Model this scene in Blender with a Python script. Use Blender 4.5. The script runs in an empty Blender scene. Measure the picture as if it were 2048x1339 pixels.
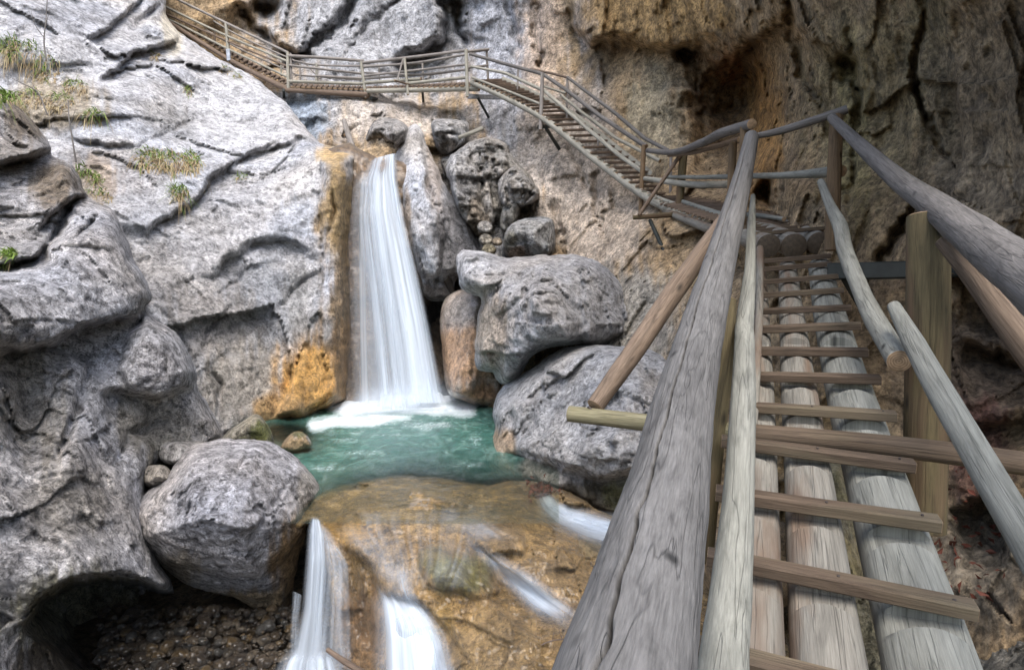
import bpy, math, random
import numpy as np
from mathutils import Vector, Matrix

random.seed(7)
rng = np.random.default_rng(11)
scn = bpy.context.scene
COL = scn.collection

# ------------------------------------------------------------------ camera
CAMZ = 2.7
PITCH = math.radians(2.0)
LENS = 22.0
F = LENS / 36.0 * 2048.0
cd = bpy.data.cameras.new('camera')
cd.lens = LENS; cd.sensor_width = 36.0; cd.clip_start = 0.02; cd.clip_end = 400
cam = bpy.data.objects.new('camera', cd); COL.objects.link(cam)
cam.location = (0, 0, CAMZ); cam.rotation_euler = (math.radians(90) - PITCH, 0, 0)
scn.camera = cam

# ------------------------------------------------------------------ world and sun
SUN_EL, SUN_AZ = math.radians(58), math.radians(176)      # azimuth measured clockwise from +Y
w = bpy.data.worlds.new('World'); scn.world = w; w.use_nodes = True
nt = w.node_tree
bg = nt.nodes['Background']
sky = nt.nodes.new('ShaderNodeTexSky'); sky.sky_type = 'NISHITA'; sky.sun_disc = False
sky.sun_elevation = SUN_EL; sky.sun_rotation = SUN_AZ
sky.dust_density = 3.0; sky.air_density = 1.0; sky.ozone_density = 1.0
nt.links.new(sky.outputs[0], bg.inputs[0]); bg.inputs[1].default_value = 0.15
sl = bpy.data.lights.new('sun', 'SUN'); sl.energy = 1.45; sl.angle = math.radians(50); sl.color = (1.0, 0.98, 0.95)
so = bpy.data.objects.new('sun', sl); COL.objects.link(so)
sdir = Vector((math.sin(SUN_AZ) * math.cos(SUN_EL), math.cos(SUN_AZ) * math.cos(SUN_EL), math.sin(SUN_EL)))
so.rotation_euler = sdir.to_track_quat('Z', 'Y').to_euler(); so.location = (0, 0, 30)
scn.view_settings.view_transform = 'Standard'; scn.view_settings.look = 'None'
scn.view_settings.exposure = 1.47; scn.view_settings.gamma = 1.0
scn.cycles.transparent_max_bounces = 24
scn.cycles.max_bounces = 8; scn.cycles.diffuse_bounces = 4

# ------------------------------------------------------------------ pixel <-> world
CP, SP = math.cos(PITCH), math.sin(PITCH)
def P(px, py, d):
    x = (px - 1024.0) / F * d; y = (669.5 - py) / F * d
    return Vector((x, d * CP + y * SP, CAMZ - d * SP + y * CP))
def Pn(px, py, d):
    x = (px - 1024.0) / F * d; y = (669.5 - py) / F * d
    return np.stack([x, d * CP + y * SP, CAMZ - d * SP + y * CP], -1)
def depth_on_z(py, z):
    k = (669.5 - py) / F
    return (z - CAMZ) / (-SP + k * CP)

# ------------------------------------------------------------------ noise (numpy)
_perm = np.concatenate([rng.permutation(256)] * 3).astype(np.int64)
_g = rng.normal(size=(256, 3)); _g /= np.linalg.norm(_g, axis=1)[:, None]
def perlin(p):
    i = np.floor(p).astype(np.int64); f = p - i; i &= 255
    u = f * f * f * (f * (f * 6 - 15) + 10)
    out = 0
    for dx in (0, 1):
        for dy in (0, 1):
            for dz in (0, 1):
                h = _perm[_perm[_perm[(i[..., 0] + dx) & 255] + ((i[..., 1] + dy) & 255)] + ((i[..., 2] + dz) & 255)]
                g = _g[h & 255]
                dot = g[..., 0] * (f[..., 0] - dx) + g[..., 1] * (f[..., 1] - dy) + g[..., 2] * (f[..., 2] - dz)
                wx = u[..., 0] if dx else 1 - u[..., 0]
                wy = u[..., 1] if dy else 1 - u[..., 1]
                wz = u[..., 2] if dz else 1 - u[..., 2]
                out = out + dot * wx * wy * wz
    return out * 1.5
def fbm(p, o=4, gain=.5):
    a, s, r = 1.0, 0.0, 0.0
    for k in range(o):
        s = s + a * perlin(p + 17.3 * k); r += a; a *= gain; p = p * 2.03
    return s / r
def ridged(p, o=4, gain=.5):
    a, s, r = 1.0, 0.0, 0.0
    for k in range(o):
        s = s + a * (1 - np.abs(perlin(p + 9.1 * k)) * 1.6); r += a; a *= gain; p = p * 2.1
    return s / r
_cell = rng.random((256, 3)); _tilt = rng.normal(size=(256, 3)); _hh = rng.random(256)
def lumps(p, tilt=.35, k=.55):
    """faceted cells: upper envelope of tilted plates, continuous with sharp creases between plates"""
    i = np.floor(p).astype(np.int64); best = np.full(p.shape[:-1], -9.0)
    for dx in (-1, 0, 1):
        for dy in (-1, 0, 1):
            for dz in (-1, 0, 1):
                c = i + np.array((dx, dy, dz)); m = c & 255
                h = _perm[_perm[_perm[m[..., 0]] + m[..., 1]] + m[..., 2]] & 255
                q = p - c - _cell[h]
                val = _hh[h] * .6 + tilt * (q * _tilt[h]).sum(-1) - k * (q * q).sum(-1)
                best = np.maximum(best, val)
    return best
def blocks(p, freq, rot=0.0):
    """two crossing joint sets: flat blocks standing at different heights, stepped sharply along the joints, plus the open joints"""
    c, s_ = math.cos(rot), math.sin(rot)
    nA = np.array((.45 * c - .85 * s_, .25, .85 * c + .45 * s_)); nB = np.array((.85 * c + .35 * s_, .45, -.35 * c + .85 * s_))
    wob = fbm(p * freq * .6 + 3, 3) * .55 + fbm(p * freq * 3.1, 2) * .10
    a = p @ nA * freq * 1.35 + wob; b = p @ nB * freq * .8 + wob * .7 + 5
    ia, ib = np.floor(a).astype(np.int64), np.floor(b).astype(np.int64); fa, fb = a - ia, b - ib
    ta, tb = sstep(.74, .99, fa), sstep(.74, .99, fb)
    def H(di, dj):
        k = _perm[_perm[(ia + di) & 255] + ((ib + dj) & 255)] & 255
        return _hh[k] - .5 + .22 * _tilt[k, 0] * (fa - .5 - di) + .22 * _tilt[k, 1] * (fb - .5 - dj)
    h = (H(0, 0) * (1 - ta) + H(1, 0) * ta) * (1 - tb) + (H(0, 1) * (1 - ta) + H(1, 1) * ta) * tb
    ck = np.exp(-((fa - .92) / .06) ** 2) + .7 * np.exp(-((fb - .92) / .05) ** 2)
    return h, ck * (.35 + .65 * sstep(-.15, .3, fbm(p * freq * .9 + 60, 3)))
def sstep(a, b, x):
    t = np.clip((x - a) / (b - a), 0, 1); return t * t * (3 - 2 * t)

# ------------------------------------------------------------------ mesh helpers
def mesh_np(name, V, quads=None, tris=None, col=None, uv=None, smooth=True):
    me = bpy.data.meshes.new(name)
    fs = []; st = []; n = 0
    if quads is not None and len(quads):
        fs.append(np.asarray(quads).reshape(-1)); st.append(np.arange(len(quads)) * 4); n = len(quads) * 4
    if tris is not None and len(tris):
        fs.append(np.asarray(tris).reshape(-1)); st.append(n + np.arange(len(tris)) * 3)
    loops = np.concatenate(fs).astype(np.int32); starts = np.concatenate(st).astype(np.int32)
    me.vertices.add(len(V)); me.vertices.foreach_set('co', np.asarray(V, np.float32).reshape(-1))
    me.loops.add(len(loops)); me.loops.foreach_set('vertex_index', loops)
    me.polygons.add(len(starts)); me.polygons.foreach_set('loop_start', starts)
    me.update(calc_edges=True); me.validate()
    me.polygons.foreach_set('use_smooth', np.full(len(me.polygons), smooth))
    if col is not None:
        a = me.color_attributes.new('Col', 'FLOAT_COLOR', 'POINT')
        a.data.foreach_set('color', np.asarray(col, np.float32).reshape(-1))
    if uv is not None:
        l = me.uv_layers.new(name='UVMap')
        li = np.empty(len(me.loops), np.int32); me.loops.foreach_get('vertex_index', li)
        l.data.foreach_set('uv', np.asarray(uv, np.float32)[li].reshape(-1))
    return me

def link(name, me, mat, origin, parent=None):
    """me holds world coordinates; the object gets its own origin"""
    o = bpy.data.objects.new(name, me)
    me.transform(Matrix.Translation(-Vector(origin)))
    for m in (mat if isinstance(mat, (list, tuple)) else [mat]): me.materials.append(m)
    COL.objects.link(o)
    if parent is not None:
        o.parent = parent; o.location = Vector(origin) - PLOC[parent.name]
        PLOC[o.name] = Vector(origin)
    else:
        o.location = origin; PLOC[o.name] = Vector(origin)
    return o
PLOC = {}
def thing(name, loc, label, cat, group=None):
    e = bpy.data.objects.new(name, None); COL.objects.link(e); e.location = loc
    e.empty_display_size = .2
    PLOC[e.name] = Vector(loc)
    tag(e, label, cat, group); return e
def tag(o, label=None, cat=None, group=None, kind=None):
    if label: o['label'] = label
    if cat: o['category'] = cat
    if group: o['group'] = group
    if kind: o['kind'] = kind
    return o

# ------------------------------------------------------------------ materials
def nodes(name):
    m = bpy.data.materials.new(name); m.use_nodes = True
    t = m.node_tree; b = t.nodes['Principled BSDF']
    def N(kind, **kw):
        n = t.nodes.new(kind)
        for k, v in kw.items():
            if k.startswith('i_'): n.inputs[k[2:].replace('_', ' ')].default_value = v
            else: setattr(n, k, v)
        return n
    def L(a, b): t.links.new(a, b)
    return m, t, b, N, L
def ramp(N, stops, interp='LINEAR'):
    r = N('ShaderNodeValToRGB'); cr = r.color_ramp; cr.interpolation = interp
    while len(cr.elements) < len(stops): cr.elements.new(.5)
    for e, (p, c) in zip(cr.elements, stops):
        e.position = p; e.color = (c, c, c, 1) if not isinstance(c, (tuple, list)) else (*c, 1)
    return r
def mul(N, L, a, b, fac=1.0):
    m = N('ShaderNodeMix', data_type='RGBA', blend_type='MULTIPLY'); m.inputs[0].default_value = fac
    L(a, m.inputs[6]); L(b, m.inputs[7]); return m.outputs[2]

def rock_material(name, scale=1.0, bump=.05, contrast=1.0, pale=.5, fine=55):
    m, t, b, N, L = nodes(name)
    tc = N('ShaderNodeTexCoord'); at = N('ShaderNodeVertexColor', layer_name='Col')
    geo = N('ShaderNodeNewGeometry')
    big = N('ShaderNodeTexNoise', i_Scale=1.7 * scale, i_Detail=12.0, i_Roughness=.68)
    mid = N('ShaderNodeTexNoise', i_Scale=9 * scale, i_Detail=10.0, i_Roughness=.75)
    fin = N('ShaderNodeTexNoise', i_Scale=float(fine), i_Detail=6.0, i_Roughness=.7)
    for n in (big, mid, fin): L(tc.outputs['Object'], n.inputs['Vector'])
    c = at.outputs['Color']
    k = contrast
    r1 = ramp(N, [(.34, 1 - .40 * k), (.5, 1.0), (.66, 1 + .35 * k)]); L(big.outputs[0], r1.inputs[0]); c = mul(N, L, c, r1.outputs[0])
    r2 = ramp(N, [(.40, 1 - .55 * k), (.5, 1.0), (.60, 1 + .5 * k)]); L(mid.outputs[0], r2.inputs[0]); c = mul(N, L, c, r2.outputs[0])
    r3 = ramp(N, [(.38, 1 - .50 * k), (.52, 1.0), (.66, 1 + .35 * k)]); L(fin.outputs[0], r3.inputs[0]); c = mul(N, L, c, r3.outputs[0])
    # seepage streaks running down the face
    ms = N('ShaderNodeMapping'); ms.inputs['Scale'].default_value = (4.5, 4.5, .45); L(tc.outputs['Object'], ms.inputs[0])
    st = N('ShaderNodeTexNoise', i_Scale=1.0, i_Detail=7.0, i_Roughness=.6, i_Distortion=.4); L(ms.outputs[0], st.inputs['Vector'])
    rs4 = ramp(N, [(.36, .62), (.5, 1.0), (.66, 1.2)]); L(st.outputs[0], rs4.inputs[0]); c = mul(N, L, c, rs4.outputs[0], .75)
    # small dark pit-like spots, in the colour only
    pt = N('ShaderNodeTexVoronoi', i_Scale=22 * scale); pv = N('ShaderNodeMix', data_type='VECTOR'); pv.inputs[0].default_value = .12
    L(tc.outputs['Object'], pv.inputs[4]); L(mid.outputs[1], pv.inputs[5]); L(pv.outputs[1], pt.inputs['Vector'])
    pm = N('ShaderNodeTexNoise', i_Scale=3.1 * scale, i_Detail=4.0); L(tc.outputs['Object'], pm.inputs['Vector'])
    pa = N('ShaderNodeMath', operation='MULTIPLY_ADD'); L(pm.outputs[0], pa.inputs[0]); pa.inputs[1].default_value = -1.3; L(pt.outputs['Distance'], pa.inputs[2])
    rp = ramp(N, [(0.0, .45), (.0, .45), (.12, 1)]); pb = N('ShaderNodeMath', operation='ADD'); L(pa.outputs[0], pb.inputs[0]); pb.inputs[1].default_value = .55; L(pb.outputs[0], rp.inputs[0])
    c = mul(N, L, c, rp.outputs[0], .8)
    # pale lichen crust on dry rock
    lv = N('ShaderNodeTexNoise', i_Scale=4.2 * scale, i_Detail=12.0, i_Roughness=.72); L(tc.outputs['Object'], lv.inputs['Vector'])
    rl = ramp(N, [(.52, 0), (.62, pale)]); L(lv.outputs[0], rl.inputs[0])
    dry = N('ShaderNodeMath', operation='SUBTRACT', use_clamp=True); dry.inputs[0].default_value = 1.0; L(at.outputs['Alpha'], dry.inputs[1])
    lf = N('ShaderNodeMath', operation='MULTIPLY'); L(rl.outputs[0], lf.inputs[0]); L(dry.outputs[0], lf.inputs[1])
    lm = N('ShaderNodeMix', data_type='RGBA', blend_type='MIX'); L(lf.outputs[0], lm.inputs[0]); L(c, lm.inputs[6])
    br = N('ShaderNodeMix', data_type='RGBA', blend_type='ADD'); br.inputs[0].default_value = .5
    L(at.outputs['Color'], br.inputs[6]); br.inputs[7].default_value = (.30, .30, .31, 1); L(br.outputs[2], lm.inputs[7])
    L(lm.outputs[2], b.inputs['Base Color'])
    # wetness -> gloss
    rr = N('ShaderNodeMapRange'); rr.inputs[3].default_value = .92; rr.inputs[4].default_value = .10
    L(at.outputs['Alpha'], rr.inputs[0]); L(rr.outputs[0], b.inputs['Roughness'])
    b.inputs['Specular IOR Level'].default_value = .35
    # relief: fine grain + cracks
    vo = N('ShaderNodeTexVoronoi', feature='DISTANCE_TO_EDGE', i_Scale=2.6 * scale)
    wv = N('ShaderNodeMix', data_type='VECTOR'); wv.inputs[0].default_value = .22
    L(tc.outputs['Object'], wv.inputs[4]); L(big.outputs[1], wv.inputs[5]); L(wv.outputs[1], vo.inputs['Vector'])
    rc = ramp(N, [(0, 0), (.05, 1)]); L(vo.outputs[0], rc.inputs[0])
    a1 = N('ShaderNodeMath', operation='MULTIPLY_ADD'); L(mid.outputs[0], a1.inputs[0]); a1.inputs[1].default_value = 1.4
    sc = N('ShaderNodeMath', operation='MULTIPLY'); L(rc.outputs[0], sc.inputs[0]); sc.inputs[1].default_value = .10
    L(sc.outputs[0], a1.inputs[2])
    a2 = N('ShaderNodeMath', operation='MULTIPLY_ADD'); L(fin.outputs[0], a2.inputs[0]); a2.inputs[1].default_value = .35; L(a1.outputs[0], a2.inputs[2])
    bp = N('ShaderNodeBump', i_Strength=1.0, i_Distance=bump * 1.6); L(a2.outputs[0], bp.inputs['Height']); L(bp.outputs[0], b.inputs['Normal'])
    return m

def wood_material(name, dark, light, tint=None, rough=.8, knots=True, bump=.004, grain=1.0, gain=.66):
    dark, light = tuple(c * gain for c in dark), tuple(c * gain for c in light)
    tint = tint and tuple(c * gain for c in tint)
    m, t, b, N, L = nodes(name)
    uv = N('ShaderNodeUVMap'); oi = N('ShaderNodeObjectInfo')
    add = N('ShaderNodeVectorMath', operation='MULTIPLY_ADD')
    L(uv.outputs[0], add.inputs[0]); add.inputs[1].default_value = (1, 1, 1)
    rs = N('ShaderNodeMath', operation='MULTIPLY'); L(oi.outputs['Random'], rs.inputs[0]); rs.inputs[1].default_value = 37.0
    L(rs.outputs[0], add.inputs[2])
    mp = N('ShaderNodeMapping'); mp.inputs['Scale'].default_value = (85 * grain, 3.2, 1); L(add.outputs[0], mp.inputs[0])
    mq = N('ShaderNodeMapping'); mq.inputs['Scale'].default_value = (18 * grain, 2.2, 1); L(add.outputs[0], mq.inputs[0])
    g = N('ShaderNodeTexNoise', i_Scale=1.0, i_Detail=8.0, i_Roughness=.65, i_Distortion=.8); L(mp.outputs[0], g.inputs['Vector'])
    bl = N('ShaderNodeTexNoise', i_Scale=1.0, i_Detail=6.0, i_Roughness=.6, i_Distortion=1.2); L(mq.outputs[0], bl.inputs['Vector'])
    mf = N('ShaderNodeMapping'); mf.inputs['Scale'].default_value = (330 * grain, 11, 1); L(add.outputs[0], mf.inputs[0])
    gf = N('ShaderNodeTexNoise', i_Scale=1.0, i_Detail=4.0, i_Roughness=.6); L(mf.outputs[0], gf.inputs['Vector'])
    gm = N('ShaderNodeMath', operation='MULTIPLY_ADD'); L(gf.outputs[0], gm.inputs[0]); gm.inputs[1].default_value = .55
    g5 = N('ShaderNodeMath', operation='MULTIPLY'); L(g.outputs[0], g5.inputs[0]); g5.inputs[1].default_value = .5; L(g5.outputs[0], gm.inputs[2])
    r = ramp(N, [(.36, dark), (.66, light)]); L(gm.outputs[0], r.inputs[0])
    r2 = ramp(N, [(.28, .58), (.5, 1.0), (.75, 1.18)]); L(bl.outputs[0], r2.inputs[0])
    c = mul(N, L, r.outputs[0], r2.outputs[0])
    if tint:
        tn = N('ShaderNodeTexNoise', i_Scale=1.0, i_Detail=4.0)
        mt = N('ShaderNodeMapping'); mt.inputs['Scale'].default_value = (7, 1.1, 1); L(add.outputs[0], mt.inputs[0]); L(mt.outputs[0], tn.inputs['Vector'])
        rt = ramp(N, [(.48, 0), (.62, .75)]); L(tn.outputs[0], rt.inputs[0])
        mm = N('ShaderNodeMix', data_type='RGBA', blend_type='MIX'); L(rt.outputs[0], mm.inputs[0]); L(c, mm.inputs[6]); mm.inputs[7].default_value = (*tint, 1)
        c = mm.outputs[2]
    kn_out = None
    if knots:
        mk = N('ShaderNodeMapping'); mk.inputs['Scale'].default_value = (7.5, 3.0, 1); L(add.outputs[0], mk.inputs[0])
        vk = N('ShaderNodeTexVoronoi', i_Scale=1.0); vk.inputs['Randomness'].default_value = 1.0; L(mk.outputs[0], vk.inputs['Vector'])
        rk = ramp(N, [(.04, .25), (.085, .6), (.14, 1)]); L(vk.outputs['Distance'], rk.inputs[0])
        c = mul(N, L, c, rk.outputs[0]); kn_out = rk.outputs[0]
        # long drying checks
    mc = N('ShaderNodeMapping'); mc.inputs['Scale'].default_value = (28, .75, 1); L(add.outputs[0], mc.inputs[0])
    ck = N('ShaderNodeTexNoise', i_Scale=1.0, i_Detail=3.0, i_Distortion=.5); L(mc.outputs[0], ck.inputs['Vector'])
    rk2 = ramp(N, [(.487, 1), (.5, .42), (.513, 1)]); L(ck.outputs[0], rk2.inputs[0])
    c = mul(N, L, c, rk2.outputs[0], .55)
    L(c, b.inputs['Base Color']); b.inputs['Roughness'].default_value = rough; b.inputs['Specular IOR Level'].default_value = .25
    hs = N('ShaderNodeMath', operation='MULTIPLY_ADD'); L(rk2.outputs[0], hs.inputs[0]); hs.inputs[1].default_value = .8; L(g.outputs[0], hs.inputs[2])
    bp = N('ShaderNodeBump', i_Strength=.9, i_Distance=bump); L(hs.outputs[0], bp.inputs['Height']); L(bp.outputs[0], b.inputs['Normal'])
    return m

def end_material(name, c1, c2):
    m, t, b, N, L = nodes(name)
    uv = N('ShaderNodeUVMap')
    ln = N('ShaderNodeVectorMath', operation='LENGTH'); L(uv.outputs[0], ln.inputs[0])
    nz = N('ShaderNodeTexNoise', i_Scale=30.0, i_Detail=5.0); L(uv.outputs[0], nz.inputs['Vector'])
    ad = N('ShaderNodeMath', operation='MULTIPLY_ADD'); L(nz.outputs[0], ad.inputs[0]); ad.inputs[1].default_value = .01; L(ln.outputs[1], ad.inputs[2])
    sn = N('ShaderNodeMath', operation='MULTIPLY'); L(ad.outputs[0], sn.inputs[0]); sn.inputs[1].default_value = 700.0
    s2 = N('ShaderNodeMath', operation='SINE'); L(sn.outputs[0], s2.inputs[0])
    r = ramp(N, [(.0, c1), (1.0, c2)]); mr = N('ShaderNodeMapRange'); mr.inputs[1].default_value = -1; L(s2.outputs[0], mr.inputs[0]); L(mr.outputs[0], r.inputs[0])
    r2 = ramp(N, [(.3, .55), (.65, 1.1)]); L(nz.outputs[0], r2.inputs[0])
    L(mul(N, L, r.outputs[0], r2.outputs[0]), b.inputs['Base Color']); b.inputs['Roughness'].default_value = .9
    return m

def plain(name, colr, rough=.6, metal=0.0, nscale=12):
    m, t, b, N, L = nodes(name)
    tc = N('ShaderNodeTexCoord'); nz = N('ShaderNodeTexNoise', i_Scale=float(nscale), i_Detail=6.0); L(tc.outputs['Object'], nz.inputs['Vector'])
    r = ramp(N, [(.3, tuple(c * .6 for c in colr)), (.7, tuple(c * 1.25 for c in colr))]); L(nz.outputs[0], r.inputs[0])
    L(r.outputs[0], b.inputs['Base Color']); b.inputs['Roughness'].default_value = rough; b.inputs['Metallic'].default_value = metal
    return m

M_ROCK = rock_material('limestone', 1.0, .06, .78, .5, 26)
M_FAR = rock_material('limestone_far', .8, .08, 1.1, .5, 20)
M_WALL = rock_material('brown_limestone', .9, .05, .9, .15, 26)
M_NEAR = rock_material('limestone_near', 1.4, .045, 1.1, .5, 60)
M_WET = rock_material('wet_travertine', 1.3, .035, .8, .2, 60)
_wb = M_WET.node_tree.nodes['Principled BSDF']; _wb.inputs['Specular IOR Level'].default_value = .6
_wb.inputs['Coat Weight'].default_value = .7; _wb.inputs['Coat Roughness'].default_value = .06; _wb.inputs['Coat IOR'].default_value = 1.33
W_GREY = wood_material('weathered_grey_wood', (.10, .092, .085), (.24, .222, .205))
W_RAIL = wood_material('grey_rail_wood', (.102, .098, .092), (.215, .207, .196))
W_PALE = wood_material('pale_bleached_wood', (.20, .20, .17), (.34, .34, .295))
W_LOGR = wood_material('bleached_log_with_red_core', (.185, .17, .142), (.315, .297, .252), tint=(.20, .13, .085))
W_TREAD = wood_material('red_brown_tread_wood', (.068, .047, .031), (.155, .112, .077), knots=False, tint=(.19, .155, .10))
W_POST = wood_material('tan_post_wood', (.12, .076, .04), (.24, .165, .095))
W_OLIVE = wood_material('olive_treated_wood', (.08, .062, .03), (.155, .123, .062), tint=(.15, .09, .055))
W_OUT = wood_material('pale_olive_wood', (.17, .15, .08), (.33, .30, .19))
W_BEAM = wood_material('red_brown_beam_wood', (.075, .053, .036), (.165, .12, .08), tint=(.21, .165, .095))
W_BRACE = wood_material('tan_grey_brace_wood', (.13, .09, .06), (.27, .20, .145))
W_FAR = wood_material('far_pale_wood', (.26, .245, .20), (.46, .44, .37), grain=.5, knots=False)
W_FARG = wood_material('far_grey_wood', (.20, .18, .165), (.36, .33, .30), grain=.5, knots=False)
W_FARB = wood_material('far_brown_wood', (.12, .085, .06), (.25, .185, .14), grain=.5, knots=False)
E_TAN = end_material('tan_end_grain', (.20, .13, .07), (.33, .23, .14))
E_DARK = end_material('dark_end_grain', (.045, .035, .025), (.10, .075, .05))
M_STEEL = plain('dark_green_steel', (.018, .022, .019), .6, .1)
M_GALV = plain('galvanised_steel', (.30, .32, .35), .45, .6)
M_NAIL = plain('rusty_nail', (.06, .05, .045), .6, .5)

# ------------------------------------------------------------------ rock builder
def polyline(u, v, pts):
    best = np.full(u.shape, 1e9); side = np.zeros(u.shape); par = np.zeros(u.shape)
    n = len(pts) - 1
    for k in range(n):
        x0, y0 = pts[k][:2]; x1, y1 = pts[k + 1][:2]
        dx, dy = x1 - x0, y1 - y0; l2 = dx * dx + dy * dy + 1e-9
        t = np.clip(((u - x0) * dx + (v - y0) * dy) / l2, 0, 1)
        dd = np.hypot(u - x0 - t * dx, v - y0 - t * dy)
        s = np.sign(dx * (v - y0) - dy * (u - x0))
        m = dd < best
        best = np.where(m, dd, best); side = np.where(m, s, side); par = np.where(m, (k + t) / n, par)
    return best, side, par
def poly_sd(u, v, pts):
    best = np.full(u.shape, 1e9); ins = np.zeros(u.shape, bool); n = len(pts)
    for k in range(n):
        x0, y0 = pts[k]; x1, y1 = pts[(k + 1) % n]
        dx, dy = x1 - x0, y1 - y0; l2 = dx * dx + dy * dy + 1e-9
        t = np.clip(((u - x0) * dx + (v - y0) * dy) / l2, 0, 1)
        best = np.minimum(best, np.hypot(u - x0 - t * dx, v - y0 - t * dy))
        if y0 != y1:
            c = ((y0 > v) != (y1 > v)) & (u < (x1 - x0) * (v - y0) / (y1 - y0) + x0); ins ^= c
    return np.where(ins, -best, best)
def smooth_poly(pts, n=4):
    out = []; N_ = len(pts)
    for i in range(N_):
        p0, p1, p2, p3 = [np.array(pts[(i + k - 1) % N_], float) for k in range(4)]
        for j in range(n):
            t = j / n
            out.append(tuple(.5 * ((2 * p1) + (p2 - p0) * t + (2 * p0 - 5 * p1 + 4 * p2 - p3) * t * t + (3 * p1 - p0 - 3 * p2 + p3) * t ** 3)))
    return out
def tps(ctrl):
    c = np.array(ctrl, float); n = len(c); xy = c[:, :2] / 500.0
    d = np.hypot(*(xy[:, None] - xy[None]).transpose(2, 0, 1)); K = np.where(d > 0, d * d * np.log(d + 1e-12), 0) + np.eye(n) * .02
    Pm = np.c_[np.ones(n), xy]; A = np.zeros((n + 3, n + 3)); A[:n, :n] = K; A[:n, n:] = Pm; A[n:, :n] = Pm.T
    s = np.linalg.solve(A, np.r_[c[:, 2], 0, 0, 0])
    lo, hi = c[:, 2].min() * .8, c[:, 2].max() * 1.15
    def f(u, v):
        x, y = u / 500.0, v / 500.0; out = s[n] + s[n + 1] * x + s[n + 2] * y
        for k in range(n):
            r = np.hypot(x - xy[k, 0], y - xy[k, 1]); out = out + s[k] * r * r * np.log(r + 1e-12)
        return np.clip(out, lo, hi)
    return f
def axis(a, b, step):
    """fine inside the picture, coarse outside"""
    parts = []
    if a < -70: parts.append(np.arange(a, min(-70, b), step * 7))
    lo, hi = max(a, -70), min(b, 2120)
    if hi > lo: parts.append(np.arange(lo, hi, step))
    if b > 2120: parts.append(np.arange(max(2120, a), b + step * 7, step * 7))
    x = np.concatenate(parts); return x
def axisv(a, b, step):
    parts = []
    if a < -70: parts.append(np.arange(a, min(-70, b), step * 7))
    lo, hi = max(a, -70), min(b, 1410)
    if hi > lo: parts.append(np.arange(lo, hi, step))
    if b > 1410: parts.append(np.arange(max(1410, a), b + step * 7, step * 7))
    return np.concatenate(parts)

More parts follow.
